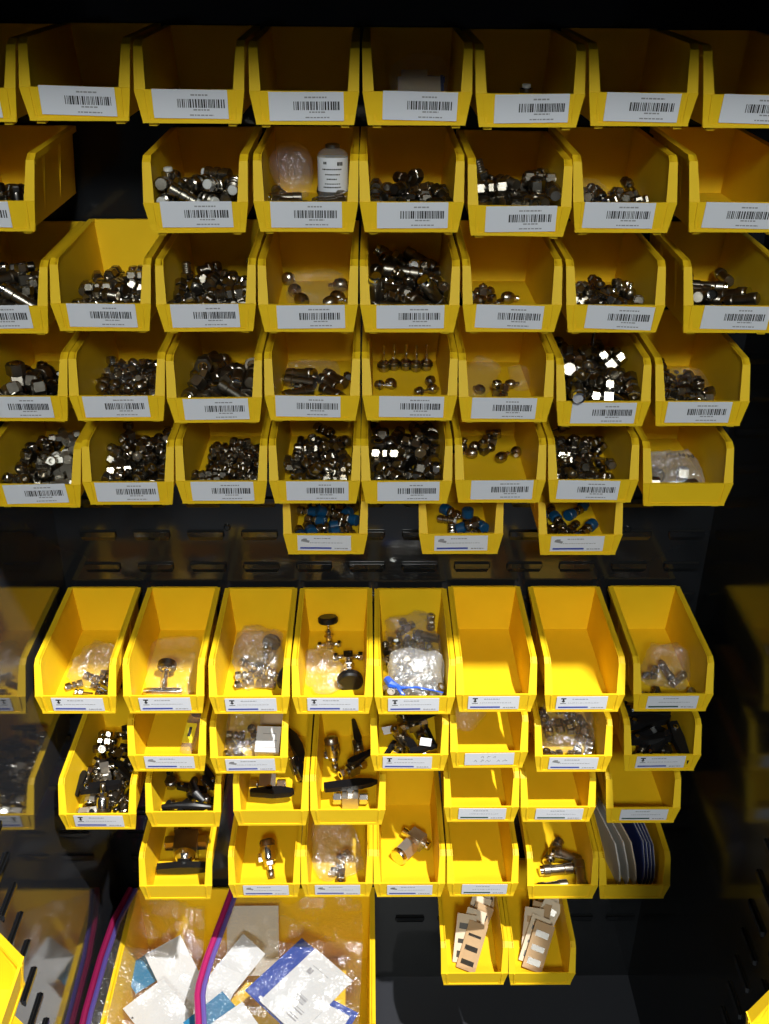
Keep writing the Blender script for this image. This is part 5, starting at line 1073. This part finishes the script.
# seventh row
bag(at('7_1', .15, 3.2, .75), (2.2, 2.9, 1.2), (12, 0, -30), 21, 'crumpled clear bag with small fittings, left end of the seventh row', 'film', .16)
bag(at('7_2', -.1, 3.2, .62), (2.8, 4.6, 1.0), (8, 0, 4), 22, 'clear flat bag holding a chrome T-shaped valve', 'thin_film', .1)
e = empty('bagged_valve', at('7_2', -.35, 1.35, .42), (math.radians(-72), 0, 0))
link('cross_bar', MB().lathe([(.16, -1.0), (.2, -.8), (.2, .8), (.16, 1.0)], 12, RY(90)).mesh('cross_bar'), M['bright'], e)
link('stem', MB().lathe([(.2, 0), (.2, .5), (.15, .55), (.15, 1.3), (.3, 1.4)], 12).mesh('stem'), M['bright'], e)
link('round_knob', MB().lathe([(.38, 1.35), (.5, 1.45), (.5, 1.75), (.36, 1.85)], 18).mesh('round_knob'), M['dark'], e)
tag(e, 'chrome valve shaped like a T inside the flat clear bag', 'valve')
hand('needle_valve', '7_3', .2, 2.9, .75, (90, 0, 62), 'needle valve lying with its black knob to the lower left', 1.15)
bag(at('7_3', .15, 3.5, .8), (2.6, 3.6, 1.3), (14, 0, 10), 23, 'crumpled clear bag beside the black knob, seventh row', 'film', .18)
bag(at('7_3', -.1, 5.0, .8), (2.5, 2.2, 1.2), (20, 0, -20), 24, 'dim bag at the back of the black-knob bin', 'film', .16)
hand('needle_valve', '7_4', -.35, 5.2, .62, (-18, 0, 8), 'needle valve standing at the back, black knob on top', 1.0)
hand('needle_valve', '7_4', .72, 3.9, .75, (96, 0, 4), 'bright chrome needle valve lying down, black knob toward the lip', 1.25)
bag(at('7_4', -.55, 2.9, .6), (2.1, 3.0, .8), (12, 0, 18), 25, 'crumpled clear bag between the two needle valves', 'film', .17)
bag(at('7_5', .1, 4.4, 1.25), (2.9, 4.2, 1.8), (14, 0, 8), 26, 'large dull bag filling the back of the stuffed bin', 'film', .22)
e = bag(at('7_5', .1, 1.65, 1.35), (3.0, 2.9, 1.3), (26, 0, -8), 27, 'milky zip bag lying over the lip, blue seal along its edge', 'milky', .16)
z = MB().tube([(-1.5, -.5, .1), (-1.3, -.95, .1), (-.8, -1.15, .05), (0, -1.2, .12), (.8, -1.35, .05), (1.35, -1.5, 0)], [.2, .24, .08, .05, .04, .03], 8)
z.tube([(-1.0, -1.1, .1), (-.75, -1.5, -.05), (-.6, -1.55, -.1)], [.1, .1, .04], 8)
link('blue_zip', z.mesh('blue_zip'), M['zip_blue'], e)
bag(at('7_8', .5, 2.9, .75), (2.6, 3.0, 1.1), (12, 0, -25), 28, 'crumpled clear bag in the right-end seventh-row bin', 'film', .17)

# eighth row
e = empty('tagged_vial', at('8_2', .85, 2.75, .45), (math.radians(-72), 0, math.radians(-6)))
link('vial', MB().lathe([(.2, -1.5), (.38, -1.4), (.4, -1.3), (.4, .8), (.34, 1.0), (.2, 1.1)], 20).mesh('vial'), M['bottle_glass'], e)
lb = link('yellow_tag', MB().box(-.3, .3, -.44, -.38, -.95, .25).mesh('yellow_tag'), M['yellow_tag'], e)
link('small_print', MB().box(-.08, .08, -.45, -.43, -.6, 0).mesh('small_print'), M['ink'], lb)
link('vial_cap', MB().lathe([(.3, 1.05), (.33, 1.1), (.33, 1.4), (.28, 1.45)], 16).mesh('vial_cap'), M['dark'], e)
tag(e, 'clear vial with a bright yellow tag lying at the right of its bin', 'vial')
e = empty('white_box', at('8_3', .85, 1.75, .75), (math.radians(24), 0, math.radians(-3)))
link('carton', MB().box(-.65, .65, -.75, .75, -.35, .3).mesh('carton'), M['card_white'], e)
link('small_print', MB().box(-.3, .5, -.5, -.46, .3, .305).box(-.3, .5, -.1, -.06, .3, .305).box(-.3, .4, .3, .34, .3, .305).mesh('small_print'), M['grey_ink'], e)
tag(e, 'small white carton with faint print in the eighth-row bag bin', 'box')
o = link('brown_carton', MB().box(-.65, .65, -.06, .06, -1.2, 1.2).mesh('brown_carton'), M['cardboard'], None, at('8_3', .85, 4.4, 1.25), (math.radians(-34), 0, 0))
tag(o, 'brown cardboard piece standing behind the white carton', 'cardboard')
bag(at('8_3', -.55, 2.6, .8), (2.0, 3.6, 1.2), (14, 0, 0), 31, 'clear bag with chrome fittings left of the white carton', 'film', .15)
hand('ball_valve', '8_5', -.35, 1.6, 1.0, (70, 60, 20), 'ball valve with its black lever pointing up, eighth row', .95)
hand('ball_valve', '8_5', .3, 2.5, 1.05, (10, -10, 12), 'ball valve with its black lever pointing right, eighth row', .85)
o = link('white_tag', MB().box(-.3, .3, -.22, .22, -.01, .01).mesh('white_tag'), M['paper'], None, at('8_5', -1.1, 1.9, 1.25), (math.radians(25), 0, .3))
tag(o, 'small white tag at the left among the eighth-row valves', 'tag')
o = link('white_tag', MB().box(-.3, .3, -.22, .22, -.01, .01).mesh('white_tag'), M['paper'], None, at('8_5', .9, 1.0, 1.2), (math.radians(25), 0, -.2))
tag(o, 'small white tag at the front right of the eighth-row valves', 'tag')
bag(at('8_6', -.4, 4.2, .9), (1.6, 3.4, .6), (28, 20, -28), 32, 'thin clear film leaning in the bin with the handwritten label', 'thin_film', .04)
bag(at('8_7', .1, 2.6, .95), (2.9, 3.4, 1.6), (16, 0, -8), 33, 'full clear bag of chrome fittings, eighth row', 'film', .2)
hand('lever_handle_set', '8_8', -.9, 2.6, .9, (0, 0, 12), 'black lever handle lying across the heap, eighth-row right bin', 1.25)
hand('lever_handle_set', '8_8', 1.15, 2.1, 1.0, (0, 18, -82), 'black lever handle hanging over the lip at the right', 1.2)
hand('lever_handle_set', '8_8', -1.0, 1.5, .75, (0, 0, 6), 'black lever handle along the lip, eighth-row right bin', 1.15)
hand('lever_handle_set', '8_8', -.8, 3.6, .95, (0, 0, -8), 'black lever handle at the back of the handle heap', 1.2)

# ninth row
hand('capped_port_fitting', '9_1', .15, -.2, 1.55, (150, 0, 0), 'chrome capped fitting hanging over the lip of the overfilled bin', .95)
hand('lever_handle_set', '9_1', -.9, .6, 1.3, (0, 0, 12), 'black lever handle on top of the overfilled valve heap', 1.05)
hand('sleeve_nut', '9_2', -1.15, 2.7, .75, (20, 0, 0), 'brass-bored ring nut at the left of the unlabelled bin', 1.25)
e = empty('curved_handle', at('9_2', .1, 1.4, .8))
link('grip', MB().tube([(-1.4, -.7, .1), (-.6, -.75, .25), (.4, -.8, .3), (1.3, -.72, .1)], [.14, .2, .24, .12], 10).tube([(.1, 1.3, .2), (.15, .4, .6), (.45, -.3, .65), (.9, -.6, .4)], [.2, .26, .28, .16], 10).mesh('grip'), M['black_plastic'], e)
link('pivot_screw', MB().lathe([(.12, .45), (.12, .58), (.08, .6)], 10, TR(.4, -.75, 0)).mesh('pivot_screw'), M['bright'], e)
tag(e, 'curved black double handle lying in the unlabelled ninth-row bin', 'handle')
e = empty('square_valve', at('9_3', -.15, 2.2, .62), (0, 0, 0))
link('body', MB().box(-.75, .15, -.1, .9, -.45, .35).lathe([(.26, .9), (.26, 1.3)], 12, TR(-.3, .0, 0) @ RX(-90)).mesh('body'), M['satin'], e)
for j, m_ in enumerate((TR(-.3, .4, -.05) @ RY(-90), TR(-.3, .4, -.05) @ RY(90))):
    link('nut', nut(.55, 1.05, .36, m_).mesh('nut'), M['bright'], e)
link('lever_handle', MB().prism([(-1.15, -.75), (-1.15, -.45), (-.3, -.3), (.55, -.28), (1.2, -.42), (1.3, -.6), (1.1, -.78), (.2, -.9)], .2, .55).mesh('lever_handle'), M['black_plastic'], e)
link('stem_nut', MB().hexa(.24, .35, .55, TR(-.1, -.35, 0)).mesh('stem_nut'), M['bright'], e)
tag(e, 'square-bodied ball valve with a black lever along the lip', 'valve')
e = hand('ball_valve', '9_3', 1.15, 3.7, .95, (0, 25, -66), 'ball valve at the right, lever slanting back, ninth row', 1.0)
e2 = link('loose_handle', MB().prism([(-1.6, -.2), (-.4, -.34), (.8, -.26), (1.6, 0), (.8, .26), (-.4, .34), (-1.6, .2)], 0, .35).mesh('loose_handle'), M['black_plastic'], None, at('9_3', 1.05, 4.9, 1.4), (0, math.radians(8), math.radians(108)))
tag(e2, 'long black handle standing against the right side, ninth row', 'handle')
e = empty('lever_valve', at('9_4', .1, 1.55, .55))
link('body', MB().box(-.45, .45, -.4, .4, -.4, .35).mesh('body'), M['satin'], e)
link('nut', nut(.5, .98, .34, RY(90)).mesh('nut'), M['bright'], e)
link('nut', nut(.5, .98, .34, RY(-90)).mesh('nut'), M['bright'], e)
link('lever_handle', MB().prism([(-1.5, -.18), (-1.42, -.3), (-.5, -.32), (.6, -.3), (1.2, -.16), (1.55, .02), (1.2, .2), (.5, .3), (-.6, .26), (-1.48, .2)], .55, .85, TR(0, .35, 0) @ RZ(7)).mesh('lever_handle'), M['black_plastic'], e)
link('stem_nut', MB().hexa(.24, .33, .6).mesh('stem_nut'), M['bright'], e)
tag(e, 'ball valve under a broad black lever across the ninth-row bin', 'valve')
hand('ball_valve', '9_4', .2, 3.6, .8, (0, 0, 36), 'ball valve behind the broad black lever', .95)
hand('capped_port_fitting', '9_4', -.95, 4.6, 1.05, (-24, 0, 20), 'brown-tinted capped fitting upright at the back left, ninth row', 1.25)
hand('ball_valve', '9_4', .5, 5.2, .95, (0, 0, 100), 'dark ball valve at the very back of the bin', 1.0)

# tenth row
hand('bar_handle_valve', '10_2', .05, 2.75, .82, (99, 0, 2), 'valve with a wide black bar handle toward the lip', 1.62)
hand('elbow_fitting', '10_2', -.7, 5.0, .45, (90, 30, 0), 'dark elbow behind the bar-handle valve', 1.2)
hand('capped_port_fitting', '10_3', .05, 2.3, .75, (-58, 0, 12), 'chrome capped fitting lying alone, tail to the lip', 1.35)
bag(at('10_9', -.25, 3.0, .85), (3.0, 3.8, 1.5), (20, 0, 20), 41, 'round clear bag with an elbow inside, tenth row', 'film', .12)
e = hand('large_angle_fitting', '10_4', .1, 3.3, .6, (90, 0, 140), 'large chrome angle fitting lying diagonally in the tenth row', 1.35)
for j, (x, mt, lab) in enumerate(((-.45, 'envelope', 'plain white envelope, leftmost in the envelope bin'), (.05, 'envelope', 'white envelope second from the left in its bin'), (.5, 'manila', 'cream envelope in the middle of the envelope bin'),
                                   (.78, 'navy', 'navy folder next to the cream envelope'), (.97, 'navy', 'navy folder, second of the four'), (1.16, 'navy', 'navy folder, third of the four'), (1.34, 'navy', 'navy folder nearest the right side'))):
    nm = 'envelope' if j < 3 else 'folder'
    e = empty(nm, at('10_7', x, 0, .12), (0, math.radians(-4 if j < 3 else 2), math.radians((10, 11, 11, 8, 7, 6, 5)[j])))
    hgt = (2.6, 2.7, 2.7, 2.7, 2.6, 2.5, 2.4)[j]
    poly = [(.9, 0), (5.6, 0), (5.6, hgt), (1.8, hgt), (1.05, hgt * .62), (.8, hgt * .3)]
    def sh(x0, x1, off=0):
        mb = MB()
        n = len(poly)
        vs = [(x0, y, z + off) for y, z in poly] + [(x1, y, z + off) for y, z in poly]
        return mb.add(vs, [tuple(range(n)), tuple(reversed(range(n, 2 * n)))] + [(i, (i + 1) % n, (i + 1) % n + n, i + n) for i in range(n)])
    link('sheet', sh(-.04, .04).mesh('sheet'), M[mt], e)
    if j >= 3:
        link('inner_page', sh(.05, .07, .06).mesh('inner_page'), M['paper'], e)
    tag(e, lab, nm)

# carded parts in the two lowest bins
for k, n, seed in (('11_1', 7, 3), ('11_2', 7, 5)):
    rr = random.Random(seed)
    for j in range(n):
        yaw = rr.uniform(-30, -12) if j < n - 2 else rr.uniform(-40, -25)
        e = empty('carded_part', at(k, -.8 + .2 * j + (.35 if j == 0 else 0), .95 + .5 * j, .25), (math.radians(-42 - rr.uniform(0, 12)), math.radians(rr.uniform(-10, 16)), math.radians(yaw)))
        link('backing_card', MB().box(-.62, .62, -.02, .02, 0, 2.9).mesh('backing_card'), M['manila' if j % 3 else 'cardboard'], e)
        pr = MB()
        for q in range(3):
            z0 = .3 + q * .85
            pr.box(-.42, .4, -.035, -.02, z0, z0 + rr.uniform(.14, .4))
        link('blister_part', pr.mesh('blister_part'), M['dark' if rr.random() < .6 else 'cardboard'], e)
        tag(e, NTH[j] + ' carded part from the left in the ' + ('left' if k == '11_1' else 'right') + ' bin of the lowest row', 'carded part', 'carded parts')
for j in range(4):
    e = link('black_screwdriver_blade', MB().box(-.09, .09, -.05, .05, 0, 2.4).mesh('black_blade'), M['black_plastic'], None, at('11_2', .05 + j * .36, 5.2, .5), (math.radians(-10), 0, 0))
    e.name = 'black_strip'
    tag(e, ('first', 'second', 'third', 'fourth')[j] + ' black strip from the left at the back of the lowest right bin', 'strip', 'black strips')

# ================================================================== big bin with zip bags
big = empty('large_bin', (-7.87, -7.35, -56.9))
bm_ = tub_mesh('large_tub', hw=8.18, D=14.75, H=7.05, cy=1.4, cz=6.3, lz=3.2, bo=.3, t=.12)
link('tub', bm_, None, big)
tag(big, 'wide deep yellow bin at the bottom left, filled with zip bags of cards', 'storage bin')


def card(name, corners_z, w, l, rz, material, label, tilt=(0, 0), prints=None, cat='card', edge=None):
    x, y, z = corners_z
    e = empty(name, (x, y, z), (math.radians(tilt[0]), math.radians(tilt[1]), math.radians(rz)))
    link('sheet', MB().box(-w / 2, w / 2, -l / 2, l / 2, -.015, .015).mesh('sheet'), M[material], e)
    if prints:
        for pn, mt, rs in prints:
            mb = MB()
            for x0, x1, y0, y1 in rs:
                mb.box(x0, x1, y0, y1, .012, .02)
            link(pn, mb.mesh(pn), M[mt], e)
    return tag(e, label, cat)


card('blue_card', (-4.75, 1.45, -51.65), 5.1, 3.9, 49, 'card_blue', 'blue card showing behind the large white card', (6, 0),
     [('white_mark', 'paper', [(-2.3, -2.1, -1.0, 1.0)])])
card('white_card', (-4.0, .75, -51.45), 5.0, 3.3, 49, 'card_white', 'large white card with small grey print, on top in the zip bag', (6, 0),
     [('barcode', 'grey_ink', [(-.9, -.8, -.5, .3), (-.75, -.7, -.5, .3), (-.65, -.5, -.5, .3), (-.45, -.4, -.5, .3)]),
      ('small_print', 'grey_ink', [(-1.95, -1.85, -.9, -.1), (-1.75, -1.68, -.9, -.1), (-1.4, -1.3, -.9, -.2), (-1.2, -1.15, -.9, -.2), (.9, 1.3, .6, .95), (1.5, 1.55, -.4, .9)])])
card('blue_edged_card', (-2.6, -.9, -51.95), 2.6, 2.8, 62, 'card_blue', 'blue-edged card under the right corner of the white card', (4, 0))
card('plain_card', (-2.85, -1.1, -51.85), 2.2, 2.4, 62, 'card_white', 'plain white card lying on the blue-edged card', (4, 0))
card('teal_card', (-9.2, -1.35, -51.9), 3.0, 3.4, 45, 'card_teal', 'teal card at the lower left of the right zip bag', (8, 0),
     [('white_lettering', 'paper', [(-1.0, -.9, -1.2, .9)])])
card('plain_card', (-8.2, -1.75, -51.6), 2.6, 2.4, 40, 'card_white', 'plain white card overlapping the teal card', (8, 0))
card('upright_card', (-12.5, 3.0, -53.3), 2.6, 5.0, 36, 'card_white', 'tall white card standing slanted in the left zip bag', (24, 0))
card('tag_card', (-13.2, .1, -52.8), 3.0, 3.7, 45, 'card_white', 'white tag card with a punched hole, left zip bag', (10, 0), [('punched_hole', 'bore', [(-1.45, -1.33, .9, 1.02)])])
card('white_slip', (-12.4, -.2, -53.4), 2.4, 4.6, 50, 'card_white', 'white slip half under the punched tag card', (8, 0))
card('teal_slip', (-15.0, 3.6, -53.4), 2.2, 2.0, 40, 'card_teal', 'small teal slip behind the punched tag card', (10, 0))
o = card('grey_sheet', (-7.95, 5.6, -52.9), 3.5, 5.0, 0, 'envelope', 'grey card standing at the back inside the right zip bag', (68, 0))
card('crumpled_slip', (-8.7, 3.0, -52.0), 2.0, 3.4, -38, 'card_white', 'white slip standing left of the large white card', (26, 14))
card('white_slip', (-9.6, 1.7, -52.5), 1.8, 2.6, -20, 'card_white', 'short white slip near the pink zip', (20, 10))


def zip_bag(edge, far, zs, seed, label, sag=1.4, n=26, m=26, z1='zip_pink', z2='zip_purple'):
    """sheet from the zip edge across to the far side, drooping into the bin, with its double zip"""
    def lerp(pts, t):
        t = t * (len(pts) - 1)
        i = min(int(t), len(pts) - 2)
        return Vector(pts[i]).lerp(Vector(pts[i + 1]), t - i)
    vs = []
    for j in range(m + 1):
        a, b = lerp(edge, j / m), lerp(far, j / m)
        for i in range(n + 1):
            t = i / n
            p = a.lerp(b, t)
            p.z -= sag * math.sin(math.pi * min(t * 1.15, 1)) * (1 - .25 * abs(j / m - .5))
            q = Vector((p.x, p.y, seed))
            f = 1 - abs(noise.noise(q * .55)) * 2.4
            g = 1 - abs(noise.noise(q * 1.5 + Vector((5, 5, 5)))) * 2
            p.z += (f * .5 + g * .26 + (1 - abs(noise.noise(q * 3.2)) * 2) * .1 - .25) * min(1, t * 4)
            vs.append(p)
    fs = [(j * (n + 1) + i, j * (n + 1) + i + 1, (j + 1) * (n + 1) + i + 1, (j + 1) * (n + 1) + i) for j in range(m) for i in range(n)]
    e = link('zip_bag', MB().add(vs, fs, True).mesh('bag_film'), M['film'])
    sm = [lerp(edge, t / 16) for t in range(17)]
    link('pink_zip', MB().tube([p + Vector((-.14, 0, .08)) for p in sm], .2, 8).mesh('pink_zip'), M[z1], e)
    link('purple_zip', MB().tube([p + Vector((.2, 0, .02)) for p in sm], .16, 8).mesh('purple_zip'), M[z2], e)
    return tag(e, label, 'bag')


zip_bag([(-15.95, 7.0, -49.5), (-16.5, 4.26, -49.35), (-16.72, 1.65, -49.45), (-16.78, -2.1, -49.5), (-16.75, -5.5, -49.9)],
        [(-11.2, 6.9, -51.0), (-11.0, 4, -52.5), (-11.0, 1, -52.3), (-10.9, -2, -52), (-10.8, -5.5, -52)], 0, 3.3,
        'zip bag of white cards at the far left, zip over the rim', .7, z1='zip_pink_shaded', z2='zip_purple_shaded')  # left zip strips carry their shade in the colour
zip_bag([(-9.1, 6.95, -49.4), (-9.62, 4.21, -49.5), (-10.17, 1.6, -49.7), (-10.42, -.49, -49.8), (-10.0, -2.73, -50.1), (-9.9, -5.5, -50.6)],
        [(-.6, 6.9, -50.6), (-.5, 4, -50.6), (-.6, 1, -50.9), (-.7, -2, -51), (-.7, -5.5, -51)], 0, 7.7,
        'zip bag of blue and white cards right of the upright pink zip', .75)

# ================================================================== bins on the doors
for (x, y, z, rz, lab) in ((-12.1, -19.0, -26.3, 90, 'yellow bin hung on the left door, upper of the two'), (-12.1, -19.3, -30.5, 90, 'yellow bin hung on the left door, lower of the two'),
                           (12.5, -21.3, -26.3, -90, 'yellow bin hung on the right door, at the lower right corner')):
    e = empty('storage_bin', (x, y, z), (0, 0, math.radians(rz)))
    link('tub', tubs[7.4], None, e)
    tag(e, lab, 'storage bin', 'yellow bins on the doors')
